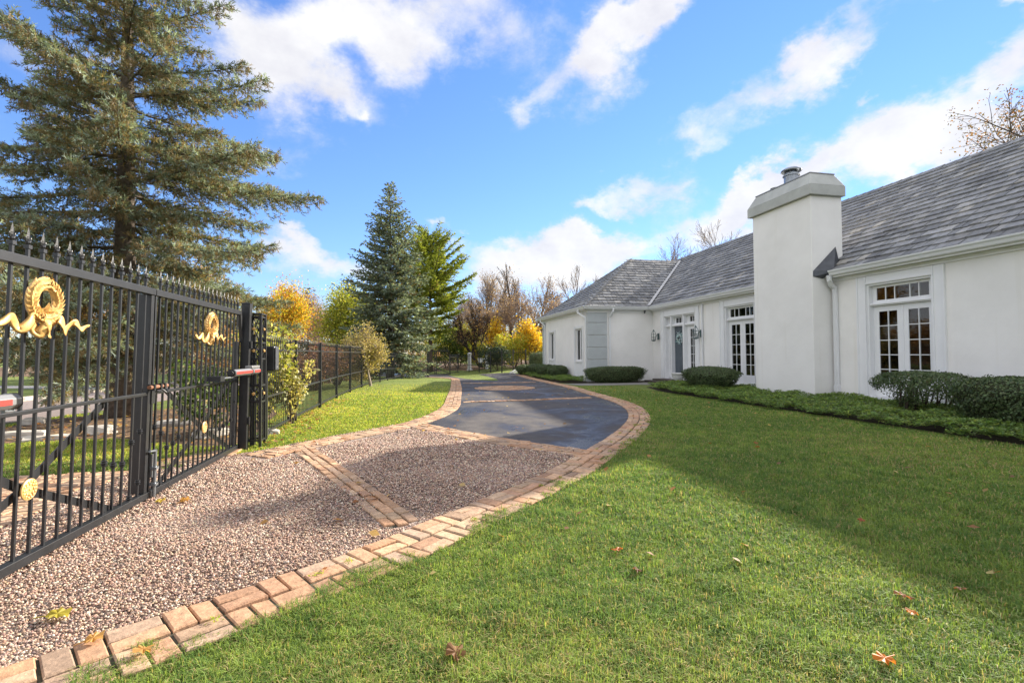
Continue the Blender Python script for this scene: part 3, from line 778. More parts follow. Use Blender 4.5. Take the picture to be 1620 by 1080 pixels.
# --- doors and windows
def casing(y0, y1, zt, w=.24):
    mb = MB(); x = XW
    for a, b in ((y0-w, y0-.001), (y1+.001, y1+w)):
        mb.box((x-.030, a, -.1), (x-.002, b, ZE-.26))
        mb.box((x-.048, a, -.1), (x-.0305, a+.03, ZE-.26)); mb.box((x-.048, b-.03, -.1), (x-.0305, b, ZE-.26))
    mb.box((x-.030, y0, zt+.001), (x-.002, y1, ZE-.26)); mb.box((x-.046, y0, zt+.0012), (x-.0305, y1, zt+.035))
    return part(mb, 'door_casing', M['white'])
def lights(parent, x, y0, y1, z0, z1, cols, rows, fr=(.075, .075, .075, .075), th=.045, name='glazed_leaf', mt=.018, pm=None):
    """a glazed leaf: stiles, rails and glazing bars one mesh, its glass a sub-part. fr = left, right, bottom, top"""
    mb = MB(); l, r, b, t = fr
    mb.box((x, y0, z0), (x+th, y0+l, z1)); mb.box((x, y1-r, z0), (x+th, y1, z1)); mb.box((x, y0+l, z0), (x+th, y1-r, z0+b)); mb.box((x, y0+l, z1-t), (x+th, y1-r, z1))
    gy0, gy1, gz0, gz1 = y0+l, y1-r, z0+b, z1-t
    ws = cols if hasattr(cols, '__len__') else [1]*cols; W = sum(ws); acc = 0; ys_ = []
    for w in ws[:-1]:
        acc += w; yy = gy0+(gy1-gy0)*acc/W; ys_.append(yy); mb.box((x+.005, yy-mt/2, gz0), (x+th-.008, yy+mt/2, gz1))
    e = [gy0]+ys_+[gy1]
    for k in range(1, rows):
        zz = gz0+(gz1-gz0)*k/rows
        for i in range(len(e)-1):
            mb.box((x+.006, e[i]+(mt/2 if i else 0), zz-mt/2), (x+th-.01, e[i+1]-(mt/2 if i < len(e)-2 else 0), zz+mt/2))
    f = part(mb, name, pm or M['white'], parent)
    g = MB(); g.box((x+.018, gy0+.0005, gz0+.0005), (x+.026, gy1-.0005, gz1-.0005)); part(g, 'pane', M['glass'], f)
    return f
def french(y0, y1, zt):
    casing(y0, y1, zt)
    mb = MB(); xr_ = XW+.13
    mb.box((XW, y0, .14), (XW+.2, y0+.05, zt)); mb.box((XW, y1-.05, .14), (XW+.2, y1, zt)); mb.box((XW, y0+.05, zt-.045), (XW+.2, y1-.05, zt))
    mb.box((XW+.05, y0+.0505, 2.30), (XW+.2, y1-.0505, 2.37)); mb.box((XW+.02, y0+.0505, 2.325), (XW+.0495, y1-.0505, 2.345)); mb.box((XW-.03, y0+.001, .141), (XW+.2, y1-.001, .185))
    fr_ = part(mb, 'door_frame', M['white'])
    ym = (y0+y1)/2
    lights(fr_, XW+.12, y0+.052, ym-.003, .19, 2.295, 2, 5, (.13, .12, .30, .13), name='french_door')
    lights(fr_, XW+.12, ym+.003, y1-.052, .19, 2.295, 2, 5, (.12, .13, .30, .13), name='french_door')
    mb = MB(); mb.box((XW+.108, ym-.02, .2), (XW+.1195, ym+.02, 2.29)); part(mb, 'astragal', M['white'], fr_)
    lights(fr_, XW+.10, y0+.055, y1-.055, 2.375, zt-.05, [1,.9,1.6,1,1], 1, (.10, .10, .055, .055), name='transom')
for a, b, zt in doors[1:]+[far_door]: french(a, b, zt)
# front entrance
y0, y1, zt = doors[0]; casing(y0, y1, zt, .26)
mb = MB(); zm = 2.31
for a, b in ((y0, y0+.05), (y1-.05, y1), (17.24, 17.33), (18.17, 18.26)): mb.box((XW, a, .14), (XW+.25, b, zt))
for a, b in ((y0+.0505, 17.2395), (17.3305, 18.1695), (18.2605, y1-.0505)): mb.box((XW+.05, a, zm), (XW+.25, b, zm+.09)); mb.box((XW+.02, a, zm+.03), (XW+.0495, b, zm+.055)); mb.box((XW+.02, a, zt-.05), (XW+.25, b, zt))
fe = part(mb, 'door_frame', M['white'])
lights(fe, XW+.15, y0+.052, 17.238, zm+.095, zt-.055, 2, 1, (.2, .2, .05, .05), name='transom')
lights(fe, XW+.15, 17.332, 18.168, zm+.095, zt-.055, 3, 1, (.12, .12, .05, .05), name='transom')
lights(fe, XW+.15, 18.262, y1-.052, zm+.095, zt-.055, 2, 1, (.1, .1, .05, .05), name='transom')
lights(fe, XW+.15, y0+.052, 17.238, .2, zm-.002, 2, 5, (.22, .22, .32, .15), name='sidelight')
lights(fe, XW+.15, 18.262, y1-.052, .2, zm-.002, 2, 5, (.07, .1, .32, .15), name='sidelight')
mb = MB(); dx = XW+.16; mb.box((dx, 17.333, .2), (dx+.05, 18.167, zm-.004))
for a, b in ((17.45, 17.70), (17.80, 18.05)):
    for c, d in ((.35, .95), (1.1, 2.15)):
        for q in (((a, c), (b, c+.02)), ((a, d-.02), (b, d)), ((a, c+.02), (a+.02, d-.02)), ((b-.02, c+.02), (b, d-.02))): mb.box((dx-.008, q[0][0], q[0][1]), (dx-.0005, q[1][0], q[1][1]))
fd = part(mb, 'front_door', M['door'])
mb = MB(); mb.lathe((dx-.06, 17.40, 1.16), [(.012,0),(.012,.05),(.03,.052),(.03,.06)], 12, axis='x'); mb.tube([(dx-.055,17.40,1.16),(dx-.06,17.50,1.15)], .011, 8); part(mb, 'handle', M['galv'], fd); mb = MB(); mb.lathe((dx-.02,17.40,1.30), [(.028,0),(.028,.02)], 12, axis='x'); part(mb, 'deadbolt', M['galv'], fd)
mb = MB(); mb.box((dx-.05, 17.333, .142), (dx+.05, 18.167, .198)); part(mb, 'threshold', M['stone_step'], fe)
tag_step = MB(); tag_step.box((10.02, 16.9, .01), (10.597, 18.75, .15), (1,1,1)); tag_step.box((9.72, 16.75, .01), (10.018, 18.9, .085))
part(tag_step, 'doorstep', M['stone_step'], bevel=.012)
st2 = MB(); st2.box((10.25, 13.05, .01), (10.597, 14.85, .11)); part(st2, 'doorstep', M['flag'], bevel=.01)
# casements of the wing
for a, b in wins:
    mb = MB(); w = .13; x = WX
    for c, d in ((a-w, a-.001), (b+.001, b+w)):
        mb.box((x-.025, c, -.3), (x-.002, d, WZ1+w)); mb.box((x-.042, c, -.3), (x-.0255, c+.025, WZ1+w)); mb.box((x-.042, d-.025, -.3), (x-.0255, d, WZ1+w))
    mb.box((x-.025, a, WZ1+.001), (x-.002, b, WZ1+w)); mb.box((x-.022, a, -.3), (x-.002, b, WZ0-.06)); mb.box((x-.06, a-.03, WZ0-.055), (x-.001, b+.03, WZ0-.001))
    wf = part(mb, 'window', M['white'])
    lights(wf, WX+.07, a+.002, (a+b)/2-.004, WZ0+.002, WZ1-.002, 1, 1, (.05,.05,.06,.06), name='casement')
    lights(wf, WX+.07, (a+b)/2+.004, b-.002, WZ0+.002, WZ1-.002, 1, 1, (.05,.05,.06,.06), name='casement')
# wall lanterns
def lantern(y):
    x = XW-.26; z = 1.98; mb = MB()
    mb.box((XW-.035, y-.06, z-.16), (XW-.0315, y+.06, z+.12)) if False else mb.box((XW-.055, y-.06, z-.18), (XW-.032, y+.06, z+.10))
    mb.tube([(XW-.05,y,z+.0),(XW-.10,y,z+.05),(x+.05,y,z-.18),(x,y,z-.21)], .012, 6)
    mb.lathe((x,y,z-.22), [(.02,-.03),(.095,0),(.10,.012),(.10,.03)], 12)
    for k in range(6):
        t = k*math.pi/3
        pts = [(x+.095*math.cos(t), y+.095*math.sin(t), z-.20), (x+.105*math.cos(t), y+.105*math.sin(t), z+.04), (x+.09*math.cos(t), y+.09*math.sin(t), z+.12), (x+.04*math.cos(t), y+.04*math.sin(t), z+.19)]
        mb.tube(pts, .008, 5)
    for zz in (-.06, .05): mb.lathe((x,y,z+zz), [(.10,0),(.108,.0),(.108,.012),(.10,.012)], 12)
    mb.lathe((x,y,z+.185), [(.05,0),(.045,.015),(.02,.03),(.03,.045),(.018,.065),(.004,.085)], 10)
    l = part(mb, 'wall_lantern', M['verdigris'])
    for k in range(3):
        t = k*2.09; g = MB(); g.lathe((x+.03*math.cos(t), y+.03*math.sin(t), z-.19), [(.012,0),(.012,.12),(.005,.15)], 8); part(g, 'candle', M['urn'], l)
    return l
lantern(16.02); lantern(19.18)
# security light under the wing eave
mb = MB(); mb.lathe((10.15,19.60,ZE-.22), [(.04,0),(.05,.03),(.03,.06)], 10); mb.tube([(10.15,19.58,ZE-.2),(10.1,19.52,ZE-.28)], .03, 8); part(mb, 'flood_light', M['flash'])

# wreath hung on the front door: things of their own
wr = thing('door_wreath', (XW+.13, 17.75, 1.84), 'pale blue-green wreath hanging on the slate blue front door', 'wreath')
rng = np.random.default_rng(8); n = 420; t = rng.uniform(0, 2*np.pi, n); rr_ = .17+rng.normal(0, .045, n)
C = np.stack([rng.uniform(-.05, .01, n), rr_*np.cos(t), rr_*np.sin(t)], 1)
V, F_, cc = leaf_quads(C, rng.uniform(.05, .09, n), rng, pick([(.50,.66,.66),(.66,.75,.73),(.28,.45,.47),(.75,.80,.78)], n, rng))
arr_obj('foliage', V, F_, M['trimv'], wr, cc)
mb = MB()
for k in range(24):
    t = k*math.pi/12; t2 = (k+1)*math.pi/12
    mb.bar((.0,.17*math.cos(t),.17*math.sin(t)),(.0,.17*math.cos(t2),.17*math.sin(t2)),.03,.03)
mb.bar((.01,0,.16),(.01,0,.47),.02,.004,up=(1,0,0)); mb.build('ring', M['verdigris'], wr)
ur = thing('planter_urn', (9.85, 16.45, .02), 'white stone pedestal urn beside the front door step', 'planter')
mb = MB(); mb.lathe((0,0,0), [(.16,0),(.16,.05),(.10,.07),(.075,.12),(.09,.16),(.17,.22),(.215,.32),(.225,.40),(.26,.42),(.26,.45),(.22,.452),(.21,.40)], 24); mb.build('bowl', M['urn'], ur, smooth=True)
mb = MB(); mb.lathe((0,0,.39), [(.205,0),(.15,.025),(.02,.03)], 16); mb.build('soil', M['soil'], ur)
# ------------------------------------------------------------------ gates
def spear(mb, x, y, z, s=1.0, flat='y'):
    """cast spear-head finial standing on a picket"""
    mb.box((x-.014*s, y-.014*s, z), (x+.014*s, y+.014*s, z+.022*s)); mb.lathe((x, y, z+.022*s), [(.007*s,0),(.016*s,.012*s),(.007*s,.022*s)], 6)
    prof = [(.0, .040), (.012, .058), (.016, .072), (.010, .095), (.0, .128)]
    n = len(prof); vs = []; q = .005*s
    for sgn in (-1, 1):
        for r, h in prof: vs.append((x+(0 if flat == 'y' else sgn*r*s), y+(sgn*r*s if flat == 'y' else 0), z+h*s))
    for r, h in prof: vs.append((x+(q*(1 if 0 < r else 0) if flat == 'y' else 0), y+(0 if flat == 'y' else q*(1 if 0 < r else 0)), z+h*s))
    for r, h in prof: vs.append((x-(q*(1 if 0 < r else 0) if flat == 'y' else 0), y-(0 if flat == 'y' else q*(1 if 0 < r else 0)), z+h*s))
    fs = []
    for i in range(n-1):
        for a in (0, n):
            for b in (2*n, 3*n): fs.append((a+i, a+i+1, b+i+1, b+i))
    mb.add(vs, fs)
    for sgn in (-1, 1):                                   # curled side barbs
        p = [(0, .035), (.014, .046), (.021, .060), (.019, .070)]
        mb.tube([(x+(0 if flat == 'y' else sgn*a*s), y+(sgn*a*s if flat == 'y' else 0), z+b*s) for a, b in p], [.005*s,.006*s,.004*s,.002*s], 5)
def knuckle(mb, x, y, z, s=1.):
    mb.lathe((x, y, z), [(.012*s,-.022*s),(.020*s,-.018*s),(.020*s,-.012*s),(.014*s,-.010*s),(.022*s,-.002*s),(.022*s,.004*s),(.014*s,.010*s),(.020*s,.013*s),(.020*s,.019*s),(.012*s,.022*s)], 10)

def wreath_mesh(y0, z0, xf):
    """gilded laurel ring with a fluttering ribbon, in front of the bars (towards +x)"""
    rr = random.Random(5); mb = MB(); Rr = .104
    for k in range(30):                                   # overlapping leaves round the ring
        for j in range(5):
            t = 2*math.pi*(k+.5*(j % 2)+rr.uniform(-.15,.15))/30; ph = -1.3+2.6*j/4
            r = Rr+.027*math.sin(ph); x = xf+.020*math.cos(ph)
            c = Vector((x, y0+r*math.sin(t), z0+r*math.cos(t)))
            sgn = 1 if math.sin(t) > 0 else -1
            tg = Vector((0, math.cos(t), -math.sin(t)))*(-sgn); ou = Vector((math.cos(ph), math.sin(ph)*math.sin(t), math.sin(ph)*math.cos(t)))
            sd = tg.cross(ou); l = .046*rr.uniform(.85, 1.15); w = .015
            a = c-tg*l*.5+ou*.001; b = c+tg*l*.5+ou*(.013+rr.uniform(0, .008))+sd*rr.uniform(-.008,.008)
            mb.add([a, c+sd*w+ou*.001, b, c-sd*w+ou*.001, c+ou*.012], [(0,1,4),(1,2,4),(2,3,4),(3,0,4)])
    mb.tube([(xf, y0+Rr*math.sin(t), z0+Rr*math.cos(t)) for t in np.linspace(0, 2*math.pi, 41)], .024, 10)
    for k in range(26):                                   # acanthus spray inside the lower half
        t = rr.uniform(-1.0, 1.0); l = rr.uniform(.04, .085); c = Vector((xf+rr.uniform(-.005,.02), y0+.05*math.sin(t), z0-Rr*.85))
        d = Vector((rr.uniform(0,.3), math.sin(t)*.8, math.cos(t))).normalized(); sd = Vector((0, d.z, -d.y))
        mb.add([c, c+d*l*.5+sd*.016, c+d*l+Vector((.012,0,0)), c+d*l*.5-sd*.016, c+d*l*.5+Vector((.014,0,0))], [(0,1,4),(1,2,4),(2,3,4),(3,0,4)])
    w = MB()
    for sg in (-1, 1):                                    # ribbon: a rolling band, wide near the knot
        P = []
        for i in range(121):
            u = i/120; amp = .046*(1-u)**.75+.004
            ph = 2*math.pi*2.7*u**.88; y = sg*(.008+.40*u+.006*(1-u)*math.sin(2*ph))
            z = z0-.150-amp*math.sin(ph)+.018*u; x = xf+.010+.020*(1-u)*math.cos(ph+.4)
            P.append((Vector((x, y0+y, z)), .026*(1-u)**.6+.008, ph))
        vs, fs = [], []
        for i, (p, wd, ph) in enumerate(P):
            q = P[min(i+1, 120)][0]-P[max(i-1, 0)][0]; q.normalize()
            side = Vector((.35*math.sin(ph+.9), 0, 0))+q.cross(Vector((1,0,0)))*sg; side.normalize(); nn = q.cross(side)
            for a, b in ((-1,-.25),(-.4,.2),(.4,.2),(1,-.25),(.4,-.15),(-.4,-.15)): vs.append(p+side*wd*a+nn*wd*b*.5)
        for i in range(120):
            for k in range(6):
                k2 = (k+1) % 6; fs.append((i*6+k, i*6+k2, i*6+6+k2, i*6+6+k))
        w.add(vs, fs)
    w.lathe((xf+.02, y0, z0-.135), [(.0,-.0),(.024,-.012),(.03,0),(.024,.012),(.0,.02)], 10, axis='x')
    return mb, w
def gate_leaf(loc, sgn, label, group, rz=0, W=2.3, latch=False, corner=True):
    """leaf in its own frame: meeting stile at y = 0, hinge stile at y = sgn*W, garden face towards +x"""
    g = thing('gate_leaf', loc, label, 'gate', group, rz)
    ZTop = 1.83; k = sgn
    mb = MB(); Wt = W-.06
    mb.box((-.027, 0, .03), (.027, k*W, .085)); mb.box((-.03, k*0, ZTop-.055), (.03, k*Wt, ZTop))
    mb.box((-.10 if k < 0 else -.012, k*.004, .086), (.02, k*(.052 if k < 0 else .03), ZTop-.056)); mb.box((-.05, k*(W-.07), .086), (.0, k*(W-.002), ZTop-.40))
    mb.box((-.009, k*.056, .915), (.018, k*(W-.071), .94))
    mb.bar((.0, k*Wt, ZTop-.02), (.012, k*(W+.03), 1.42), .045, .04)
    mb.build('frame', M['black'], g, bevel=.003)
    nb = int(round((W-.24)/.114))+1; ys_ = [k*(.115+(W-.24)*i/(nb-1)) for i in range(nb)]
    kn = {0: (.62, .20), 1: (.55, .10), 2: (.40,), 3: (.42,), 4: (.46,), nb-1: (.66, .22), nb-2: (.44,), nb-3: (.42,), nb-4: (.40,), nb-5: (.38,)}
    for i, y in enumerate(ys_):
        b = MB(); b.box((-.008, y-.0075, .0855), (.0075, y+.0075, ZTop-.0555))
        for z in kn.get(i, ()): knuckle(b, 0, y, z)
        b.box((-.008, y-.008, ZTop+.0003), (.008, y+.008, ZTop+.055))
        bo = b.build('bar', M['black'], g)
        f = MB(); spear(f, 0, y, ZTop+.05, 1.0); f.build('finial', M['black'], bo)
    yc = k*W*.515
    for dy, z1 in ((-.80, .93), (.80, .93), (-.86, .09), (.86, .09)):
        b = MB(); b.bar((-.022, yc, .47), (-.022, yc+dy, z1), .05, .008, up=(1, 0, 0)); b.build('brace', M['black'], g)
    mb = MB(); mb.lathe((.012, yc, .47), [(.062,0),(.062,.008),(.055,.012),(.05,.008),(.0,.008)], 28, axis='x')
    for r, n in ((.014, 1), (.032, 8), (.046, 14)):
        for q in range(n):
            t = 2*math.pi*q/n; mb.lathe((.019, yc+r*math.cos(t)*(n > 1), .47+r*math.sin(t)*(n > 1)), [(.009,0),(.007,.006),(.0,.009)], 7, axis='x')
    mb.build('rosette', M['gold'], g)
    a, w = wreath_mesh(yc, 1.585, .045)
    wo = a.build('wreath_ornament', M['gold'], g); w.build('ribbon', M['gold'], wo, smooth=True)
    if latch:
        b = MB(); b.lathe((.045, -.10, .985), [(.017,0),(.017,.30)], 12, axis='y'); lo = b.build('slide_bolt', M['rust'], g)
        b = MB()
        for y in (-.06, .05, .12): b.box((.021, y, .955), (.068, y+.025, 1.01))
        b.box((.021, -.02, .84), (.030, .04, .954)); b.tube([(.05,.10,.96),(.075,.12,.93),(.075,.16,.93),(.05,.17,.955)], .008, 6); b.build('bolt_bracket', M['black'], lo)
        b = MB(); b.lathe((.050, .035, .02), [(.013,0),(.013,.42)], 10); b.tube([(.05,.035,.43),(.05,-.06,.44)], .010, 6)
        for z in (.13, .27): b.box((.021, .012, z), (.072, .058, z+.022))
        b.box((.021,.02,.20),(.03,.05,.40)); b.build('drop_bolt', M['galv'], g)
    return g
gx, gy = -2.235, 4.70
G1 = gate_leaf((gx, gy, 0), -1, 'nearest black iron gate leaf, its large gold wreath ribbon cut by the frame', 'leaves of the double gate', latch=False, W=2.56)
G2 = gate_leaf((gx, gy+.012, 0), 1, 'second black iron gate leaf with the slide bolt, ending at the tall hinge post', 'leaves of the double gate', latch=True, W=2.2)
for g in (G1, G2): g.rotation_euler = (0, R(1.5), 0)
# hinge post
def post(loc, h, s, label, cat='post', group=None, rz=0):
    p = thing('gate_post', loc, label, cat, group, rz)
    mb = MB(); mb.box((-s/2, -s/2, -.25), (s/2, s/2, h)); mb.build('shaft', M['black'], p, bevel=.004)
    mb = MB(); mb.box((-s/2-.004, -s/2-.004, h+.0005), (s/2+.004, s/2+.004, h+.012)); mb.add([(-s/2,-s/2,h+.0125),(s/2,-s/2,h+.0125),(s/2,s/2,h+.0125),(-s/2,s/2,h+.0125),(0,0,h+.03)],[(0,1,4),(1,2,4),(2,3,4),(3,0,4)]); mb.build('cap', M['black'], p)
    for z in (.35, 1.35): mb = MB(); mb.box((s/2+.0005, -.04, z), (s/2+.02, .02, z+.08)); mb.lathe((s/2+.02, -.035, z), [(.014,-.01),(.014,.09)], 8); mb.build('hinge', M['black'], p)
    return p
p1 = post((-2.175, 6.98, 0), 1.93, .105, 'tall plain black square hinge post of the near double gate'); p1.rotation_euler = (0, R(1.2), 0)
def lattice(loc, label, rz=0, lean=0):
    """openwork square column: corner angles, crossed panels, pickets with gilt bosses"""
    c = thing('lattice_column', loc, label, 'column', 'lattice gate columns', rz); h = 1.80; wx, wy = .165, .20
    mb = MB()
    for x in (0, wx):
        for y in (0, wy): mb.box((x-.016, y-.016, -.15), (x+.016, y+.016, h))
    mb.box((-.02,-.02,h+.0005),(wx+.02,wy+.02,h+.02))
    lv = [.02, .62, .78, .98, 1.18, 1.42, 1.56, 1.78]
    for z in (.10, .62, .84, 1.20, 1.42, 1.77):
        for x in (-.004, wx+.004): mb.box((x-.007, .0165, z-.012), (x+.007, wy-.0165, z+.012))
        for y in (-.004, wy+.004): mb.box((.0165, y-.007, z-.012), (wx-.0165, y+.007, z+.012))
    mb.build('frame', M['black'], c)
    for z0, z1 in ((.62, .84), (1.20, 1.42), (1.44, 1.77)):
        b = MB(); 
        for y in (0, wy): b.bar((.015,y,z0),(wx-.015,y,z1),.012,.012); b.bar((.015,y-.002,z1),(wx-.015,y-.002,z0),.012,.012)
        for x in (0, wx): b.bar((x,.015,z0),(x,wy-.015,z1),.012,.012); b.bar((x-.002,.015,z1),(x-.002,wy-.015,z0),.012,.012)
        b.build('cross_panel', M['black'], c)
        b = MB(); b.lathe((wx+.01, wy/2, (z0+z1)/2), [(.0,0),(.022,.004),(.016,.016),(.0,.02)], 10, axis='x'); b.lathe((wx/2, -.03, (z0+z1)/2), [(.0,0),(.016,.004),(.022,.016),(.0,.02)], 10, axis='y'); b.build('gilt_boss', M['gold'], c)
    b = MB()
    for x, y in ((0,.065),(0,.135),(wx,.065),(wx,.135),(.055,0),(.11,0),(.055,wy),(.11,wy)):
        b.box((x-.006,y-.006,.11),(x+.006,y+.006,.61)); b.box((x-.006,y-.006,.85),(x+.006,y+.006,1.19)); knuckle(b, x, y, .35, .6); knuckle(b, x, y, 1.02, .6)
    b.build('picket_infill', M['black'], c)
    return c
lattice((-2.16, 7.08, 0), 'openwork black lattice column standing behind the red striped gate opener')
# gate openers
def opener(loc, k, label):
    o = thing('gate_opener', loc, label, 'gate opener', 'swing gate openers'); r = .042
    def hexp(rad): return [(rad*math.cos(t), rad*math.sin(t)) for t in [math.pi/8+i*math.pi/4 for i in range(8)]]
    def prism(mb, y0, y1, rad, sx=1.):
        h = hexp(rad); mb.add([(x*sx, y0, z) for x, z in h]+[(x*sx, y1, z) for x, z in h], [tuple(range(8)), tuple(range(15, 7, -1))]+[(i, (i+1) % 8, 8+(i+1) % 8, 8+i) for i in range(8)])
    mb = MB(); prism(mb, 0, k*.93, r); mb.build('housing', M['grey_metal'], o, bevel=.004)
    mb = MB(); prism(mb, -k*.035, -k*.0005, r*1.01); mb.lathe((0, 0, 0), [(.03,-.055),(.03,-.036)] if k > 0 else [(.03,.036),(.03,.055)], 16, axis='y'); mb.build('end_cap', M['black'], o, bevel=.004)
    mb = MB(); 
    for y0, y1 in ((.03, .60), (.68, .92)): mb.box((r*.93, k*y0, -.014), (r*.93+.003, k*y1, .014))
    mb.build('red_stripe', M['red_band'], o)
    mb = MB(); prism(mb, k*.61, k*.67, r*1.12); mb.box((-.05, k*.60, r*.9), (.035, k*.92, r+.028)); mb.build('motor_cover', M['grey_metal'], o, bevel=.006)
    mb = MB(); mb.lathe((-.005, 0, -.048), [(.011,-.32),(.011,.02)] if k > 0 else [(.011,-.02),(.011,.04)], 10, axis='y'); mb.bar((-.005,k*.02,-.048),(-.005,k*.02,.0),.03,.02); mb.build('push_rod', M['galv'], o)
    if k > 0: mb = MB(); mb.box((-.12, -k*.40, -.075), (.02, -k*.28, -.02)); mb.build('bracket', M['black'], o)
    mb = MB(); mb.box((-.10, k*.70, -.06), (-.03, k*.9, -.03)); mb.build('bracket', M['black'], o)
    return o
opener((-2.02, 6.10, 1.045), 1, 'grey gate opener arm with red stripe fixed across the lattice column')
opener((-2.03, 2.96, 1.02), -1, 'end of a second grey and red gate opener, cut off by the left frame')
cb = thing('control_box', (-2.02, 7.62, 1.02), 'black weatherproof control box on the fence beside the lattice column', 'control box')
mb = MB(); mb.box((-.10, -.09, 0), (.085, .11, .36)); mb.build('case', M['black'], cb, bevel=.02)
mb = MB(); mb.box((.0865, -.075, .015), (.098, .095, .345)); cbd = mb.build('door', M['flash'], cb, bevel=.008); mb = MB(); mb.box((.0985, -.03, .05), (.1, .04, .066)); mb.build('nameplate', M['grey_metal'], cbd)
mb = MB(); mb.box((-.07, -.30, .14), (-.03, -.091, .22)); mb.bar((-.05,.0,-.0005),(-.05,.0,-1.0),.04,.04); mb.build('bracket', M['black'], cb)

# ------------------------------------------------------------------ the long fence
def fence(pts, H, label, group=None, pickets=.115, s=1.0, post_s=.06, topz=None, name='iron_fence', spears=True):
    x0, y0 = pts[0]; f = thing(name, (x0, y0, 0), label, 'fence', group)
    for i, (x, y) in enumerate(pts):
        z = float(gz(x, y)); mb = MB(); q = post_s/2
        mb.box((x-x0-q, y-y0-q, z-.2), (x-x0+q, y-y0+q, z+H+.05)); mb.box((x-x0-q*1.25, y-y0-q*1.25, z+H+.0505), (x-x0+q*1.25, y-y0+q*1.25, z+H+.075)); mb.build('post', M['black'], f)
    for (xa, ya), (xb, yb) in zip(pts, pts[1:]):
        za, zb = float(gz(xa, ya)), float(gz(xb, yb)); L = math.hypot(xb-xa, yb-ya); d = Vector((xb-xa, yb-ya, zb-za))
        A = Vector((xa-x0, ya-y0, za)); mb = MB()
        for h in (.10, .62, H-.13): mb = MB(); mb.bar(A+Vector((0,0,h)), A+d+Vector((0,0,h)), .03, .028); mb.build('rail', M['black'], f)
        n = int(L/pickets); mb = MB()
        for k in range(1, n):
            p = A+d*(k/n); top = H-.0 if spears else H-.13
            mb.box((p.x-.0048, p.y-.0048, p.z+.05), (p.x+.0048, p.y+.0048, p.z+top))
            if spears and ya < 17: spear(mb, p.x, p.y, p.z+top, .8)
            elif spears: mb.add([(p.x-.012,p.y-.012,p.z+top),(p.x+.012,p.y-.012,p.z+top),(p.x+.012,p.y+.012,p.z+top),(p.x-.012,p.y+.012,p.z+top),(p.x,p.y,p.z+top+.09)],[(0,1,4),(1,2,4),(2,3,4),(3,0,4)])
        mb.build('picket_panel', M['black'], f)
    return f
fence(FEN, 1.46, 'long black iron picket fence curving from the lattice column to the far gate')
FF = [gp(*p) for p in ((712,592.2),(724.5,590.2),(742,589.4),(758,588.9),(776,588.5),(794,588.1),(812,588),(832,588))]
fence(FF, 1.45, 'low black fence behind the far end of the driveway', post_s=.07)
# far gate, the same pattern seen from the garden side
fa = gp(649.5, 595.6); fb = gp(687, 592.8)
lattice((fa[0], fa[1], float(gz(*fa))), 'far lattice column under the blue spruce, left of the far opening')
lattice((fb[0], fb[1], float(gz(*fb))), 'far lattice column right of the far opening, beside the small gold wreath')
lf = gp(674.5, 595.8); a = math.atan2(lf[1]-fa[1], lf[0]-fa[0])
gate_leaf((lf[0], lf[1], float(gz(*lf))-.02), 1, 'left leaf of the far gate swung open under the blue spruce', 'leaves of the far gate', rz=a+math.pi/2, W=math.hypot(lf[0]-fa[0], lf[1]-fa[1])-.1)
rf = gp(711, 592.4); a = math.atan2(fb[1]-rf[1], fb[0]-rf[0])
gate_leaf((rf[0], rf[1], float(gz(*rf))-.02), 1, 'right leaf of the far gate with a small gold wreath against yellow shrubs', 'leaves of the far gate', rz=a-math.pi/2, W=max(1.6, math.hypot(rf[0]-fb[0], rf[1]-fb[1])-.15))
pf = gp(675.5, 595.9)
post((pf[0]+.05, pf[1]-.05, float(gz(*pf))-.0), 1.75, .11, 'slim black post at the free end of the far open gate leaf')

# ------------------------------------------------------------------ small things
pm_ = gp(178.5, 613.5)
mbx = thing('mailbox_post', (pm_[0], pm_[1], 0), 'white tapered post with stacked black house numbers and side mailbox', 'mailbox', rz=R(25))
mb = MB(); mb.add([(-.13,-.13,0),(.13,-.13,0),(.13,.13,0),(-.13,.13,0),(-.075,-.075,.78),(.075,-.075,.78),(.075,.075,.78),(-.075,.075,.78)], [(0,1,5,4),(1,2,6,5),(2,3,7,6),(3,0,4,7),(4,5,6,7)]); mb.box((-.06,-.06,.7801),(.06,.06,1.16)); mb.build('shaft', M['white'], mbx, bevel=.006)
mb = MB(); mb.box((-.42,-.08,.74),(-.08,.08,.80)); mb.build('arm', M['white'], mbx)
mb = MB(); mb.box((-.56,-.10,.8005),(-.18,.10,.93)); mb.tube([(-.56,0,.93),(-.18,0,.93)], .1, 16); mb.build('letter_box', M['white'], mbx)
mb = MB()
def digit(mb, ch, z):
    w, h, t, y = .032, .048, .012, -.0635
    S = {'a': ((-w,h*2),(w,h*2)), 'g': ((-w,h),(w,h)), 'd': ((-w,0),(w,0)), 'b': ((w,h),(w,2*h)), 'c': ((w,0),(w,h)), 'f': ((-w,h),(-w,2*h)), 'e': ((-w,0),(-w,h))}
    for s_ in {'5': 'afgcd', '2': 'abged', '1': 'bc'}[ch]:
        (xa, za), (xb, zb) = S[s_]; mb.box((min(xa,xb)-t/2, y, z+min(za,zb)-t/2), (max(xa,xb)+t/2, y+.003, z+max(za,zb)+t/2))
for i, ch in enumerate('521'): digit(mb, ch, 1.035-i*.122)
mb.build('house_number', M['flash'], mbx)
sg = gp(770, 583.5); sp = thing('sign_post', (sg[0], sg[1], float(gz(*sg))), 'white sign post with a short arm in front of the yellow shrubs', 'sign')
mb = MB(); mb.box((-.09,-.09,0),(.15,.15,1.35)); mb.add([(-.11,-.11,1.351),(.17,-.11,1.351),(.17,.17,1.351),(-.11,.17,1.351),(.03,.03,1.45)],[(0,1,4),(1,2,4),(2,3,4),(3,0,4)]); mb.build('shaft', M['white'], sp)
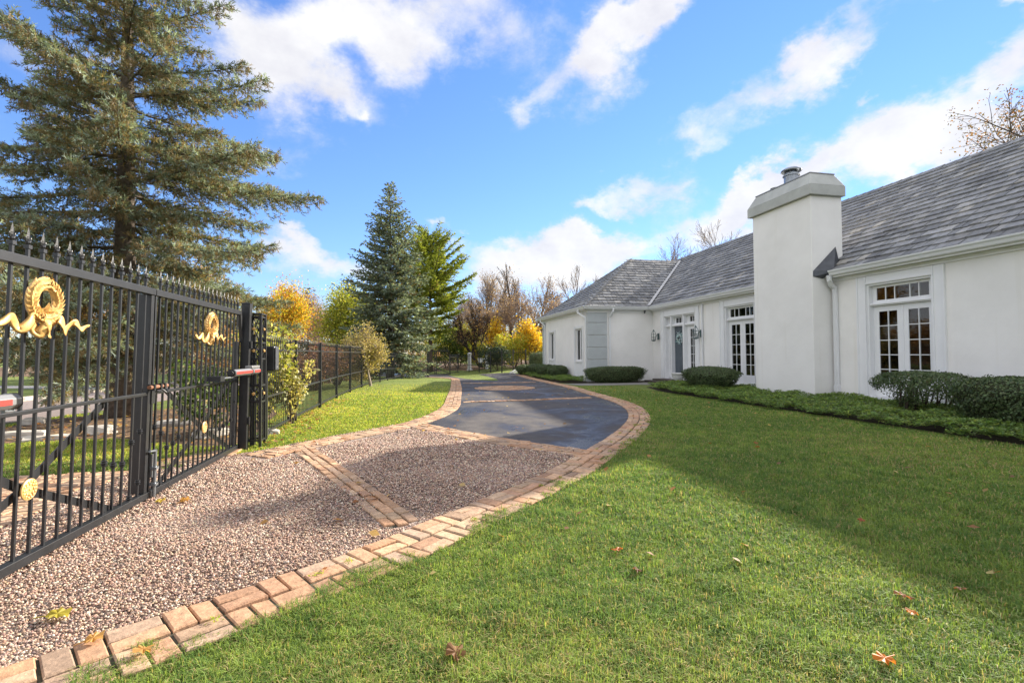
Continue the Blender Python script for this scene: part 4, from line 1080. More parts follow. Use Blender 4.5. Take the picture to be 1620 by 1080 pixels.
mb = MB(); mb.box((-.75,-.03,.80),(-.091,.05,.92)); mb.build('arm', M['white'], sp); mb = MB(); mb.box((-.72,-.02,.55),(-.2,.03,.79)); mb.build('board', M['white'], sp)
sg = gp(743, 586); sp = thing('stone_pillar', (sg[0], sg[1], float(gz(*sg))), 'slender pale stone pillar left of the white sign post', 'pillar')
mb = MB(); mb.box((-.22,-.22,-.1),(.22,.22,.12)); mb.lathe((0,0,.12), [(.19,0),(.17,.08),(.15,1.2),(.17,1.28),(.2,1.32),(.2,1.38),(.05,1.45)], 12); mb.build('shaft', M['urn'], sp)
wl = gp(818, 590.0); wl_a = gp(808, 590.5); wl_b = gp(829, 588.5)
w_ = thing('slatted_rail', (wl_a[0], wl_a[1], float(gz(*wl_a))), 'white slatted rail sloping up beside the rounded hedge', 'rail', rz=math.atan2(wl_b[1]-wl_a[1], wl_b[0]-wl_a[0]))
mb = MB(); L = .9
mb.bar((0,0,.06),(L,0,.34),.05,.06); mb.bar((0,0,-.03),(L,0,.10),.05,.05); mb.box((-.05,-.04,-.06),(.02,.04,.12)); mb.box((L-.02,-.04,-.05),(L+.05,.04,.42)); mb.build('frame', M['white'], w_)
mb = MB()
for i in range(1, 6): mb.box((i*.15-.035,-.012,i*.15*.144-.02), (i*.15+.035,.012,.06+i*.15*.31-.02))
mb.build('slats', M['white'], w_)
# stones lying in the mulch bed beyond the gate
rl = ['short pale stone block nearest the street in the mulch bed', 'long flat stone edging at the left of the mulch bed', 'low buff stone edging the bed, right of the long flat one', 'chunky white stone below the spruce trunk', 'long grey stone slab behind the far gate leaf bars', 'pale slab low behind the right end of the gate', 'small rounded stone tucked under the fence by the lattice column']
for i, (px, py, l, w, h, a) in enumerate(((55,671,.35,.2,.15,.2),(28,693,.75,.25,.13,.3),(78,695,.6,.2,.08,.4),(160,686,.42,.25,.17,-.2),(275,674,.55,.3,.14,.5),(335,690,.5,.3,.16,.9),(430,688,.22,.16,.10,.2))):
    x, y = gp(px, py); bm = bmesh.new(); bmesh.ops.create_cube(bm, size=1); bmesh.ops.subdivide_edges(bm, edges=bm.edges[:], cuts=3, use_grid_fill=True)
    q = random.Random(i)
    for v in bm.verts:
        c = v.co; r = 1-.16*((abs(c.x)*2)**4+(abs(c.y)*2)**4+(abs(c.z)*2)**4)/3-.08*(c.length > .75)
        v.co = Vector((c.x*l, c.y*w, c.z*h))*r+Vector([q.gauss(0,.008) for _ in range(3)])
    me = bpy.data.meshes.new('stone'); bm.to_mesh(me); bm.free(); me.materials.append(M['rock'])
    ca = me.color_attributes.new('Col', 'FLOAT_COLOR', 'POINT'); cc = (.50,.46,.40,1) if i not in (4,) else (.36,.34,.31,1)
    ca.data.foreach_set('color', np.tile(np.array(cc, np.float32), len(me.vertices)))
    o = link('stone', me); o.location = (x, y, h*.32); o.rotation_euler = (0, 0, a); tag(o, rl[i], 'stone', 'stones of the mulch bed')
# fallen leaves big enough to single out
def leafshape(s):
    t = np.linspace(0, 2*math.pi, 22, endpoint=False); r = .55+.35*np.abs(np.sin(2.5*t+.3))**.8+.1*np.cos(t)
    return [(s*.5*a*math.cos(b), s*.5*a*math.sin(b)) for a, b in zip(r, t)]
def fallen(px, py, s, c, label, z=.035, rx=.3, grp='single fallen leaves'):
    x, y = gp(px, py); mb = MB(); P = leafshape(s); vs = [(0,0,.012*s/.1)]+[(a, b, .02*s/.1*(abs(math.sin(3*a/s*3+b*20)))) for a, b in P]; n = len(P)
    mb.add(vs, [(0, 1+i, 1+(i+1) % n) for i in range(n)], c); mb.bar((0,0,.01),(-s*.75,0,.004),.003,.003,c)
    o = mb.build('fallen_leaf', M['leaf']); o.location = (x, y, z); o.rotation_euler = (rnd.uniform(-rx,rx), rnd.uniform(-rx,rx), rnd.uniform(0,6)); tag(o, label, 'leaf', grp)
fallen(1400,1058,.085,(.60,.21,.03),'bright orange leaf low on the lawn near the lower right corner')
fallen(977,879,.075,(.52,.17,.04),'orange leaf on the sunlit lawn right of the brick border')
fallen(1430,955,.085,(.30,.12,.05),'rust brown leaf at the edge of the house shadow on the grass')
fallen(1442,981,.06,(.55,.2,.03),'small orange leaf just below the rust brown one')
fallen(720,1048,.10,(.24,.12,.05),'lobed brown leaf near the lower middle of the lawn')
fallen(1008,912,.06,(.22,.11,.05),'dark brown leaf below the orange leaf on the sunny grass')
fallen(1363,831,.055,(.45,.13,.06),'reddish leaf alone in the shaded lawn')
fallen(1196,705,.07,(.42,.16,.06),'tan red leaf on the far shaded lawn before the ground cover')
fallen(90,984,.11,(.40,.34,.04),'yellow green leaf lying on the gravel near the gate',.03,.15)
fallen(148,1024,.085,(.55,.33,.10),'dry tan leaf resting on the near brick border',.035,.2)
fallen(225,1043,.075,(.52,.30,.10),'curled tan leaf where the bricks meet the grass',.035,.2)
fallen(292,797,.09,(.55,.30,.06),'orange leaf on the gravel right of the gate drop bolt',.03,.2)
fallen(255,798,.09,(.62,.48,.08),'yellow leaf on the gravel close to the gate drop bolt',.03,.2)
fallen(1520,943,.06,(.28,.13,.06),'brown leaf far right on the shaded lawn')
fallen(748,832,.035,(.25,.11,.05),'tiny dark leaf at the outer edge of the brick border')
# leaf drift scattered wide (nobody could count them)
rng = np.random.default_rng(77); n = 2600
px_ = np.concatenate([rng.uniform(-6.9, -2.3, 1500), rng.uniform(-2.1, 7.6, 900), rng.uniform(-2.2, -1.6, 200)]); py_ = np.concatenate([rng.uniform(6.3, 16, 1500), rng.uniform(2, 16, 900), rng.uniform(7.2, 14, 200)])
kp = np.ones(n, bool); kp[:1500] = inpoly(mul, px_[:1500], py_[:1500]) | (rng.random(1500) < .16); kp[1500:2400] = rng.random(900) < .22
px_, py_ = px_[kp], py_[kp]; n = len(px_)
C = np.stack([px_, py_, gz(px_, py_)+.035+rng.uniform(0, .012, n)], 1)
V, F_, cc = leaf_quads(C, rng.uniform(.04, .085, n), rng, pick([(.42,.20,.06),(.34,.15,.05),(.5,.32,.10),(.28,.15,.07),(.52,.38,.16)], n, rng), .35, .8)
tag(arr_obj('leaves', V, F_, M['leaf'], col=cc), kind='stuff')
# moss tufts in the joints of the sunny border
rng = np.random.default_rng(91); n = 900
k = rng.integers(0, 60, 60); ia = (40+rng.random(26)*(len(RINc)-160)*.55).astype(int); pc = off_curve(RINc, .21)[ia]+rng.normal(0, .06, (26, 2)); q = rng.integers(0, 26, n)
P2 = pc[q]+rng.normal(0, .014, (n, 2)); C = np.stack([P2[:, 0], P2[:, 1], .020+rng.uniform(0, .018, n)], 1)
V, F_, cc = leaf_quads(C, rng.uniform(.008, .018, n), rng, pick([(.30,.36,.04),(.22,.30,.04),(.38,.40,.07)], n, rng), 1., .5)
tag(arr_obj('moss', V, F_, M['leaf'], col=cc), kind='stuff')
# ------------------------------------------------------------------ vegetation
class Leaves:
    """collects leaf or needle quads of one crown"""
    def __init__(s): s.V = []; s.C = []
    def quads(s, V, c): s.V.append(V); s.C.append(c)
    def build(s, name, mat, parent):
        V = np.concatenate(s.V); C = np.concatenate(s.C); n = len(V)//4
        return arr_obj(name, V, np.arange(n*4).reshape(n, 4), mat, parent, C)
def feather_quads(P, D, ln, wd, rng, col, q=7):
    """needle-covered twigs: narrow blades set round each twig like a bottle brush"""
    n = len(P); r = rng.normal(size=(n, 3)); a = np.cross(D, r); a /= np.linalg.norm(a, axis=1)[:, None]+1e-9; b = np.cross(D, a)
    Vs, Cs = [], []
    for k in range(q):
        t = k*2.4+rng.uniform(-.4, .4, n); o = (a*np.cos(t)[:, None]+b*np.sin(t)[:, None])
        d = D*.78+o*(.62 if k else .0); d /= np.linalg.norm(d, axis=1)[:, None]
        s = np.cross(d, rng.normal(size=(n, 3))); s /= np.linalg.norm(s, axis=1)[:, None]+1e-9
        l = (ln*(.46 if k else 1.0))[:, None]; w = (wd*(.30 if k else .42))[:, None]; p = P+D*(ln*(k/(q+.5))*.9)[:, None]
        Vs.append(np.stack([p, p+d*l*.45+s*w*.5, p+d*l, p+d*l*.45-s*w*.5], 1).reshape(-1, 3)); Cs.append(np.repeat(col*rng.uniform(.85, 1.15, (n, 1)), 4, 0))
    return np.concatenate(Vs), np.concatenate(Cs)
def twig_quads(P, D, ln, wd, rng, col, planes=2):
    """needle-covered twigs: crossed tapering blades along D"""
    n = len(P); out = []; cs = []
    r = rng.normal(size=(n, 3)); a = np.cross(D, r); a /= np.linalg.norm(a, axis=1)[:, None]+1e-9; b = np.cross(D, a)
    for k in range(planes):
        s = (a, b)[k % 2]
        l = ln[:, None]; w = wd[:, None]
        V = np.stack([P, P+D*l*.35+s*w*.5, P+D*l, P+D*l*.35-s*w*.5], 1).reshape(-1, 3)
        out.append(V); cs.append(np.repeat(col, 4, 0))
    return np.concatenate(out), np.concatenate(cs)

def conifer(root, H, crown_r, h0, rng, cols, n_br, tw=(.10, .16), tww=.042, spacing=.06, trunk_r=.17, droop=-.12, up0=.45, gap=0, sub=1.0, brown=0., wood=(.10,.075,.055), lean=.0, hang=False, dens=1.0, top_cut=None, feather=0, planes=2):
    mb = MB(); tb = MB()
    nT = 14; tp = [(lean*(H*i/nT)*.02*math.sin(i*.7), .0, H*i/nT) for i in range(nT+1)]
    tb.tube(tp, [max(.012, trunk_r*(1-.97*(i/nT))*(1.35 if i == 0 else 1)) for i in range(nT+1)], 12, wood)
    L_ = Leaves(); brs = MB()
    PP, DD, LL, WW, CC = [], [], [], [], []
    cols = np.array(cols)
    for k in range(n_br):
        f = (k+.5)/n_br; f = f**.92
        h = h0+(H-h0)*f*.985+rng.uniform(-.12, .12)
        if top_cut and h > top_cut: continue
        Rm = crown_r(max(0, min(1, (h-h0)/(H-h0))))*rng.uniform(.60 if feather else .74, 1.0 if feather else 1.10)
        if Rm < .10: Rm = .10
        az = k*2.39996+rng.uniform(-.35, .35)
        if gap and rng.random() < gap: Rm *= .55
        e = up0*f+droop*(1-f)+rng.uniform(-.14, .14)
        d0 = np.array([math.cos(az), math.sin(az), 0.])
        sdv = np.array([-math.sin(az), math.cos(az), 0.])
        m = 9; ts = np.linspace(0, 1, m); swy = rng.uniform(-.10, .10)
        pts = [np.array([0, 0, h])+d0*Rm*t+sdv*Rm*swy*t*t+np.array([0, 0, Rm*(e*t-.22*t*t*(1-f)+.20*t**3*(1-f*.5))]) for t in ts]
        brs.tube(pts, [max(.004, .005+(.016 if feather else .026)*Rm/3*(1-t)*1.6) for t in ts], 5, wood, cap=False)
        pts = np.array(pts)
        seg_ = np.linspace(.10 if Rm > .6 else .0, 1, max(3, int(Rm/spacing*.55*sub)))
        if feather:                                   # needles along the limb itself
            u_ = np.linspace(.22, 1, int(Rm/.035)); q = np.stack([np.interp(u_, ts, pts[:, i]) for i in range(3)], 1)+rng.normal(0, .015, (len(u_), 3)); dq = d0*.8+rng.normal(0, .45, (len(u_), 3)); dq[:, 2] += .25; dq /= np.linalg.norm(dq, axis=1)[:, None]
            PP.append(q); DD.append(dq); LL.append(rng.uniform(*tw, len(u_))); WW.append(np.full(len(u_), tww)); cq = cols[rng.integers(0, len(cols), len(u_))]*rng.uniform(.7, 1.2, (len(u_), 1)); CC.append(cq)
        for t in seg_:
            p = np.array([np.interp(t, ts, pts[:, i]) for i in range(3)])
            tg = (np.array([np.interp(min(1, t+.05), ts, pts[:, i]) for i in range(3)])-p); tg = tg/(np.linalg.norm(tg)+1e-9) if t < .97 else d0
            for sg in (-1, 1):
                ls = (Rm*.36*(1-t)**.8+.10)*rng.uniform(.6, 1.15)*min(1, .35+t*2.2)
                dr = tg*rng.uniform(.55, .95)+sdv*sg*rng.uniform(.55, 1.0)+np.array([0, 0, rng.uniform(-.55, .30)-.08 if hang else rng.uniform(-.32, .10)]); dr /= np.linalg.norm(dr)
                nt_ = max(1, int(ls/(spacing*.8)*dens))
                u = (np.arange(nt_)+rng.random(nt_))/nt_
                sag = -.20*ls*(u**2)
                P = p+dr*(u*ls)[:, None]; P[:, 2] += sag
                D = dr*.85+rng.normal(0, .42, (nt_, 3)); D[:, 2] += .12
                D /= np.linalg.norm(D, axis=1)[:, None]
                PP.append(P); DD.append(D); LL.append(rng.uniform(*tw, nt_)); WW.append(np.full(nt_, tww)*rng.uniform(.75, 1.25, nt_))
                old = np.clip(brown*(1-t)*1.3+rng.normal(0, .12), 0, 1)
                c = cols[rng.integers(0, len(cols), nt_)]*rng.uniform(.78, 1.22, (nt_, 1))
                bm_ = rng.random(nt_) < old
                c[bm_] = np.array([.25, .19, .105])*rng.uniform(.7, 1.3, (bm_.sum(), 1))
                CC.append(c)
                if hang and rng.random() < .8:          # hanging older twigs and cones
                    q = 3; P2 = p+dr*(rng.random(q)*ls)[:, None]; D2 = np.array([[0, 0, -1.]])+rng.normal(0, .22, (q, 3)); D2 /= np.linalg.norm(D2, axis=1)[:, None]
                    PP.append(P2); DD.append(D2); LL.append(rng.uniform(.10, .20, q)); WW.append(np.full(q, tww*.75)); CC.append(np.array([[.24,.18,.10]])*rng.uniform(.6, 1.3, (q, 1)))
    P, D = np.concatenate(PP), np.concatenate(DD)
    V, c = feather_quads(P, D, np.concatenate(LL), np.concatenate(WW), rng, np.concatenate(CC), feather) if feather else twig_quads(P, D, np.concatenate(LL), np.concatenate(WW), rng, np.concatenate(CC), planes)
    L_.quads(V, np.clip(c, 0, 1))
    tr = tb.build('trunk', M['bark'], root, smooth=True)
    brs.build('branches', M['bark'], root, smooth=True)
    L_.build('crown', M['needle'], root); print(root.name, len(V)//4)

def skeleton(rng, h, r, levels, spread, n_ch, up=.25, ratio=.68, wig=.12, first=.35, lean=(0, 0)):
    """branching skeleton -> list of (points, radii), list of twig tips (pos, dir)"""
    segs, tips = [], []
    def grow(p, d, L, rad, lev):
        n = 5 if lev < 2 else 3; pts = [p]; q = p; dd = d
        for i in range(n):
            dd = dd+np.array([rng.normal(0, wig), rng.normal(0, wig), rng.normal(0, wig*.6)+up*.12]); dd /= np.linalg.norm(dd); q = q+dd*L/n; pts.append(q)
        segs.append((pts, [rad*(1-.45*i/n) for i in range(n+1)]))
        if lev >= levels: tips.append((q, dd)); tips.append((pts[len(pts)//2], dd)); return
        k = n_ch[min(lev, len(n_ch)-1)]
        for c in range(k):
            t = first+(1-first)*(c+rng.random())/k if lev == 0 else .3+.7*(c+rng.random())/k
            f = t*n; i = min(n-1, int(f)); pp = pts[i]+(pts[i+1]-pts[i])*(f-i)
            az = rng.uniform(0, 2*np.pi); a = np.cross(dd, [math.cos(az), math.sin(az), .3]); a /= np.linalg.norm(a)+1e-9
            sp = spread*rng.uniform(.65, 1.2)
            nd = dd*math.cos(sp)+a*math.sin(sp)+np.array([0, 0, up*.5]); nd /= np.linalg.norm(nd)
            grow(pp, nd, L*ratio*rng.uniform(.75, 1.15)*(1.15-.45*t if lev == 0 else 1), rad*(1-.45*t)*.62, lev+1)
        if lev < levels: grow(pts[-1], dd, L*ratio*.9, rad*.5, lev+1)
    d = np.array([lean[0], lean[1], 1.]); d /= np.linalg.norm(d)
    grow(np.zeros(3), d, h, r, 0)
    return segs, tips
def tree(name, px, py, label, cat, group, h, r, levels=4, spread=.6, n_ch=(6, 4, 4, 3), cols=None, leaf=(.07, .12), per=0, lsig=.25, wood=(.13,.10,.08), seed=1, up=.25, ratio=.62, first=.35, lean=(0, 0), z=None, stems=1, minr=.010, tilt=1.0, drop=0., at=None, mat=None):
    rng = np.random.default_rng(seed)
    x, y = at if at else gp(px, py)
    t = thing(name, (x, y, float(gz(x, y))), label, cat, group)
    tb = MB(); cr = MB(); alltips = []
    for s_ in range(stems):
        ln = lean if stems == 1 else (lean[0]+rng.uniform(-.35, .35), lean[1]+rng.uniform(-.35, .35))
        segs, tips = skeleton(rng, h, r, levels, spread, n_ch, up, ratio, first=first, lean=ln); alltips += tips
        for i, (p, rad) in enumerate(segs):
            big = rad[0] > r*.42
            (tb if big else cr).tube([q-np.array([0,0,.15]) if (i == 0 and j == 0) else q for j, q in enumerate(p)], [max(minr, a)*(1.25 if (i == 0 and j == 0) else 1) for j, a in enumerate(rad)], 8 if big else 4, wood, cap=False)
    tb.build('trunk', M['bark'], t, smooth=True)
    if cr.v: cr.build('branches', M['bark'], t, smooth=True)
    if per:
        T = np.array([q for q, d in alltips]); keep = rng.random(len(T)) > drop; T = T[keep]
        C = np.repeat(T, per, 0)+rng.normal(0, lsig, (len(T)*per, 3))
        n = len(C); cc = pick(cols, n, rng, .2)
        hue = np.repeat(rng.uniform(.78, 1.18, (len(T), 1)), per, 0); cc = np.clip(cc*hue, 0, 1)
        V, F_, c4 = leaf_quads(C, rng.uniform(*leaf, n), rng, cc, tilt, .62)
        arr_obj('crown', V, F_, mat or M['leaf'], t, c4)
    return t

# --- conifers
rg = np.random.default_rng
bx, by = -5.85, 11.45
t = thing('spruce_tree', (bx, by, 0), 'tall sparse blue green spruce towering behind the near gate', 'tree')
GL = [(.22,.28,.235),(.29,.355,.305),(.15,.185,.13),(.19,.20,.125),(.36,.43,.375),(.095,.115,.075),(.20,.17,.10),(.12,.145,.10)]
conifer(t, 13.2, lambda u: float(np.interp(u, [0,.05,.11,.21,.37,.46,.657,1], [2.3,3.3,4.9,4.6,4.1,3.15,2.0,.25])), 1.1, rg(21), GL, 140, (.10, .18), .050, .060, .24, -.26, .46, .30, 1.1, .34, (.13,.105,.085), hang=True, dens=1.3, feather=7)
t = thing('spruce_tree', (-1.28, 31.2, float(gz(-1.28, 31.2))), 'pointed blue spruce with dense tiers overhanging the far lattice column', 'tree')
conifer(t, 12.4, lambda u: float(np.interp(u, [0,.2,.4,.6,.8,1], [2.7,3.1,2.6,2.05,1.15,.12])), .55, rg(22), [(.23,.29,.25),(.29,.35,.31),(.36,.425,.385),(.18,.225,.175),(.21,.24,.17)], 250, (.17, .28), .080, .105, .20, -.10, .45, .05, 1.1, .12, dens=1.1, planes=3)
px, py = gp(681, 589.5); px, py = px*1.06, py*1.06
t = thing('pine_tree', (px, py, float(gz(px, py))), 'yellow green white pine with long upswept limbs right of the blue spruce', 'tree')
conifer(t, 11.9, lambda u: float(np.interp(u, [0,.15,.3,.55,.75,.9,1], [1.6,2.9,4.2,3.7,2.9,1.8,.7])), 2.8, rg(23), [(.32,.385,.07),(.40,.45,.09),(.24,.30,.06),(.46,.50,.12)], 86, (.22, .40), .075, .10, .20, .10, .95, .15, 1.3, .03, dens=1.6, planes=3)
px, py = gp(553, 590); s_ = 1.25; px, py = px*s_, py*s_
t = thing('pine_tree', (px, py, -.3), 'dark thin pine showing over the green maple left of the blue spruce', 'tree')
conifer(t, 9.4, lambda u: 3.0*(1-u)**.5+.2, 2.8, rg(24), [(.07,.11,.05),(.10,.14,.06),(.085,.12,.065)], 42, (.25, .4), .10, .13, .18, .1, .8, .25, 1.1, .05, dens=1.2)
px, py = gp(487, 588); px, py = px*1.8, py*1.8
t = thing('spruce_tree', (px, py, -.3), 'small dark conifer on the skyline left of the green maple', 'tree')
conifer(t, 12.6, lambda u: 3.8*(1-u)**.7+.3, 1.0, rg(25), [(.05,.085,.045),(.07,.105,.055)], 80, (.3, .5), .16, .22, .2, -.05, .5, .05, .9, .05)

# --- autumn trees beyond the fence
OR = [(.52,.22,.02),(.60,.30,.03),(.45,.17,.03),(.62,.38,.05)]
YE = [(.68,.42,.02),(.74,.52,.04),(.60,.33,.02),(.70,.58,.10)]
YG = [(.32,.36,.045),(.42,.44,.06),(.24,.29,.045),(.52,.48,.08)]
BR = [(.26,.15,.08),(.32,.19,.10),(.20,.12,.08),(.36,.24,.12)]
def far(px, py, s): x, y = gp(px, py); return (x*s, y*s)
tree('maple_tree', 0, 0, 'bright orange maple glowing behind the lower limbs of the near spruce', 'tree', None, 4.3, .18, 4, .62, (7,4,4,3), OR, (.13,.22), 6, .55, seed=31, at=far(462,592,1.35), ratio=.66)
tree('maple_tree', 0, 0, 'rounded olive green maple left of the blue spruce', 'tree', None, 3.3, .16, 4, .76, (9,5,4,3), YG, (.13,.22), 10, .5, seed=32, at=far(527,596,1.25), ratio=.70, first=.2)
tree('maple_tree', 0, 0, 'yellow and orange maple between the lattice column and the orange maple', 'tree', None, 3.6, .15, 4, .62, (7,4,4,3), OR[:2]+YE+YG[:2], (.12,.2), 8, .45, seed=38, at=far(436,594,1.15), ratio=.66, first=.2)
tree('bare_tree', 0, 0, 'pinkish brown twiggy tree between the orange maple and the olive maple', 'tree', None, 4.6, .16, 4, .55, (8,4,4,3), [(.40,.27,.21),(.33,.22,.18),(.46,.30,.18)], (.10,.17), 5, .4, (.24,.19,.17), 39, at=far(503,592,1.6), ratio=.62, first=.15, minr=.015)
tree('oak_tree', 0, 0, 'russet brown oak behind the orange maple', 'tree', None, 5.4, .2, 4, .6, (7,4,4,3), [(.30,.14,.05),(.38,.19,.06),(.24,.12,.06)], (.13,.22), 8, .4, seed=33, at=far(448,590,1.75), ratio=.64)
tree('oak_tree', 0, 0, 'amber leaved oak across the street behind the gold wreath of the second gate', 'tree', 'oaks across the street', 4.0, .22, 4, .6, (6,4,4,3), [(.42,.24,.06),(.50,.30,.07),(.30,.17,.07)], (.15,.26), 7, .45, seed=34, at=(-24, 39), ratio=.64)
tree('oak_tree', 0, 0, 'brown leaved oak across the street over the pale house roof', 'tree', 'oaks across the street', 4.4, .24, 4, .62, (6,4,4,3), BR+OR[:2], (.15,.26), 6, .5, seed=35, at=(-33, 34), ratio=.64)
tree('oak_tree', 0, 0, 'sparse yellow brown oak behind the trunk of the near spruce', 'tree', 'oaks across the street', 4.2, .2, 4, .62, (6,4,4,3), [(.48,.30,.06),(.36,.22,.09),(.55,.4,.08)], (.14,.24), 6, .45, seed=36, at=(-15.5, 42), ratio=.62)
tree('young_tree', 0, 0, 'thin young street tree with pale trunk and few yellow leaves', 'tree', None, 2.4, .055, 3, .6, (6,4,3), [(.5,.40,.10),(.56,.42,.14),(.42,.30,.09)], (.07,.12), 4, .2, (.50,.46,.38), 37, at=far(5,621,1.0), ratio=.55, first=.4)
mid = 'bare trees of the woodland edge'
tree('bare_tree', 0, 0, 'tall straight bare tree with small side twigs, the highest of the woodland edge', 'tree', mid, 6.6, .20, 4, .42, (11,4,3,2), BR, (.10,.16), 1, .3, (.12,.10,.09), 41, at=far(811,587,1.45), up=.5, ratio=.42, first=.35, minr=.016, lean=(.035,0), drop=.55)
tree('bare_tree', 0, 0, 'leaning dark trunked bare tree behind the white sign post', 'tree', mid, 3.2, .16, 4, .6, (5,4,4,3), BR, (.08,.14), 2, .3, (.06,.05,.048), 42, at=far(762,584,1.12), lean=(-.45,0), ratio=.62, minr=.014, stems=2, drop=.3)
lab = ['bare oak with crooked grey limbs at the left of the woodland edge','purple brown bare tree behind the tall straight one','wide bare tree with dead leaves touching the wing roof corner','bare grey tree rising behind the left slope of the wing roof','branching bare tree over the ridge of the wing roof','bare treetop showing above the middle of the main roof','small bare treetop just left of the chimney behind the roof']
spec = [(775,586,1.6,6.4,51),(797,586,1.9,6.8,52),(852,586,1.7,5.6,53),(915,590,2.4,7.6,54),(1035,590,2.3,10.6,55),(1078,590,2.4,10.8,56),(1132,590,2.5,11.4,57)]
for (px, py, s_, h, sd), lb in zip(spec, lab):
    tree('bare_tree', 0, 0, lb, 'tree', mid if s_ < 2.2 else 'bare treetops behind the roof', h, .24, 4, .58, (7,5,4,3), [(.30,.21,.16),(.24,.17,.135),(.36,.26,.2)], (.10,.17), 1 if s_ >= 2.2 else 2, .35, (.25,.205,.185), sd, at=far(px, py, s_), ratio=.56, first=.3, minr=.017, drop=.45 if s_ >= 2.2 else .1)
xlab = ['thin brown sapling with dense twigs at the left of the yellow sapling','brown twiggy tree between the two yellow saplings','bronze leaved young tree beside the wing corner','bare twiggy tree behind the white pine']
for (px, py, s_, h, sd), lb in zip([(768,587,1.35,3.8,61),(826,586,1.35,3.9,62),(862,586,1.3,3.6,63),(738,588,1.7,5.4,64)], xlab):
    tree('young_tree', 0, 0, lb, 'tree', 'twiggy young trees of the woodland edge', h, .09, 4, .55, (8,4,4,3), [(.33,.22,.17),(.27,.19,.155),(.40,.28,.20)], (.08,.13), 3, .3, (.26,.20,.18), sd, at=far(px, py, s_), ratio=.62, first=.15, minr=.014)
tree('yellow_sapling', 0, 0, 'golden yellow sapling left of the tall bare trunk', 'tree', 'golden saplings', 2.7, .05, 3, .5, (9,4,3), YE, (.12,.2), 8, .26, seed=71, at=far(787,585,1.2), ratio=.46, first=.25)
tree('yellow_sapling', 0, 0, 'golden yellow sapling next to the wing of the white house', 'tree', 'golden saplings', 2.3, .05, 3, .5, (9,4,3), YE, (.12,.2), 8, .28, seed=72, at=far(843,586,1.15), ratio=.5, first=.2)
# small weeping ornamental on the near lawn
tree('ornamental_tree', 0, 0, 'small mop headed tree with tan leaves standing in front of the fence', 'tree', None, 1.12, .06, 4, 1.05, (11,5,4,3), [(.36,.29,.12),(.44,.36,.17),(.30,.25,.09),(.24,.23,.07),(.50,.40,.20)], (.05,.085), 6, .13, (.32,.27,.21), 73, at=gp(587,610.8), up=-.06, ratio=.66, first=.62, lean=(-.10, 0))
tree('overhanging_tree', 0, 0, 'tree behind the house with bronze leaf sprays hanging into the top right corner', 'tree', None, 11.5, .32, 4, .75, (12,5,5,4), [(.16,.11,.07),(.22,.13,.08),(.30,.15,.09),(.12,.10,.06)], (.11,.18), 5, .25, (.10,.08,.065), 74, at=(34.9, 15.1), ratio=.60, first=.35, up=.1)

# --- shrubs
def shrub(name, loc, label, cat, group, rad, n, cols, leaf, seed, lobes=7, stems=9, wood=(.12,.09,.06), mat=None, flat=.8, open_=.0, shell=.72):
    rng = rg(seed); x, y = loc; rx, ry, rz_ = rad
    t = thing(name, (x, y, float(gz(x, y))), label, cat, group)
    mb = MB(); cs = []
    for k in range(stems):
        a = rng.uniform(0, 2*np.pi); e = np.array([math.cos(a)*rx*rng.uniform(.2,.9), math.sin(a)*ry*rng.uniform(.2,.9), rz_*2*rng.uniform(.55,.95)])
        mb.tube([np.array([e[0]*.06, e[1]*.06, -.05]), e*np.array([.45,.45,.5]), e], [.014*rz_+.006, .010*rz_+.004, .004], 5, wood, cap=False); cs.append(e)
    mb.build('stems', M['bark'], t, smooth=True)
    for k in range(lobes):
        a = rng.uniform(0, 2*np.pi); r = rng.random()**.5*.62; cs.append(np.array([math.cos(a)*rx*r, math.sin(a)*ry*r, rz_*2*rng.uniform(.25, .82)]))
    cs = np.array(cs); k = rng.integers(0, len(cs), n); d = rng.normal(size=(n, 3)); d /= np.linalg.norm(d, axis=1)[:, None]
    rr = (shell+(1-shell)*rng.random((n, 1)))*rng.uniform(.6, 1.1, (n, 1))
    C = cs[k]+d*rr*np.array([rx, ry, rz_])*.46; C[:, 2] = np.abs(C[:, 2])+.02
    hue = rng.uniform(.75, 1.2, len(cs))[k][:, None]
    V, F_, c4 = leaf_quads(C, rng.uniform(*leaf, n), rng, np.clip(pick(cols, n, rng, .2)*hue, 0, 1), 1.0, .6)
    arr_obj('crown', V, F_, mat or M['leaf'], t, c4); return t
sh = 'shrubs'
VY = [(.30,.32,.05),(.38,.38,.08),(.22,.26,.05),(.46,.42,.16),(.18,.22,.05),(.5,.47,.24)]
shrub('climbing_shrub', (-2.5, 8.9), 'yellow green climbing shrub spilling over the fence beside the control box', 'shrub', None, (.5,.75,.84), 4800, VY, (.05,.10), 81, 16, 14)
shrub('climbing_shrub', (-2.12, 9.35), 'pale arching spray of the fence creeper reaching onto the lawn', 'shrub', None, (.38,.45,.52), 1000, [(.42,.38,.16),(.34,.33,.10),(.5,.45,.24)], (.05,.09), 82, 8, 8, shell=.5)
shrub('hydrangea', (-3.1, 8.3), 'leafy green hydrangea with cream heads behind the second gate leaf', 'shrub', None, (.45,.6,.52), 1800, [(.10,.17,.04),(.14,.21,.05),(.07,.12,.03),(.16,.2,.06),(.5,.45,.36)], (.06,.11), 83, 10, 10)
shrub('bronze_shrub', (-7.6, 21.5), 'large copper brown shrub across the street behind the second gate leaf', 'shrub', 'copper shrubs across the street', (2.2,2.6,1.5), 5200, [(.26,.14,.06),(.34,.19,.08),(.2,.11,.06),(.4,.25,.1)], (.1,.17), 84, 12, 14)
shrub('bronze_shrub', (-11.5, 33), 'broad rust brown shrub row end beyond the far side driveway', 'shrub', 'copper shrubs across the street', (3.2,2.6,1.4), 4200, [(.28,.15,.08),(.2,.11,.07),(.36,.2,.1)], (.12,.2), 85, 12, 12)
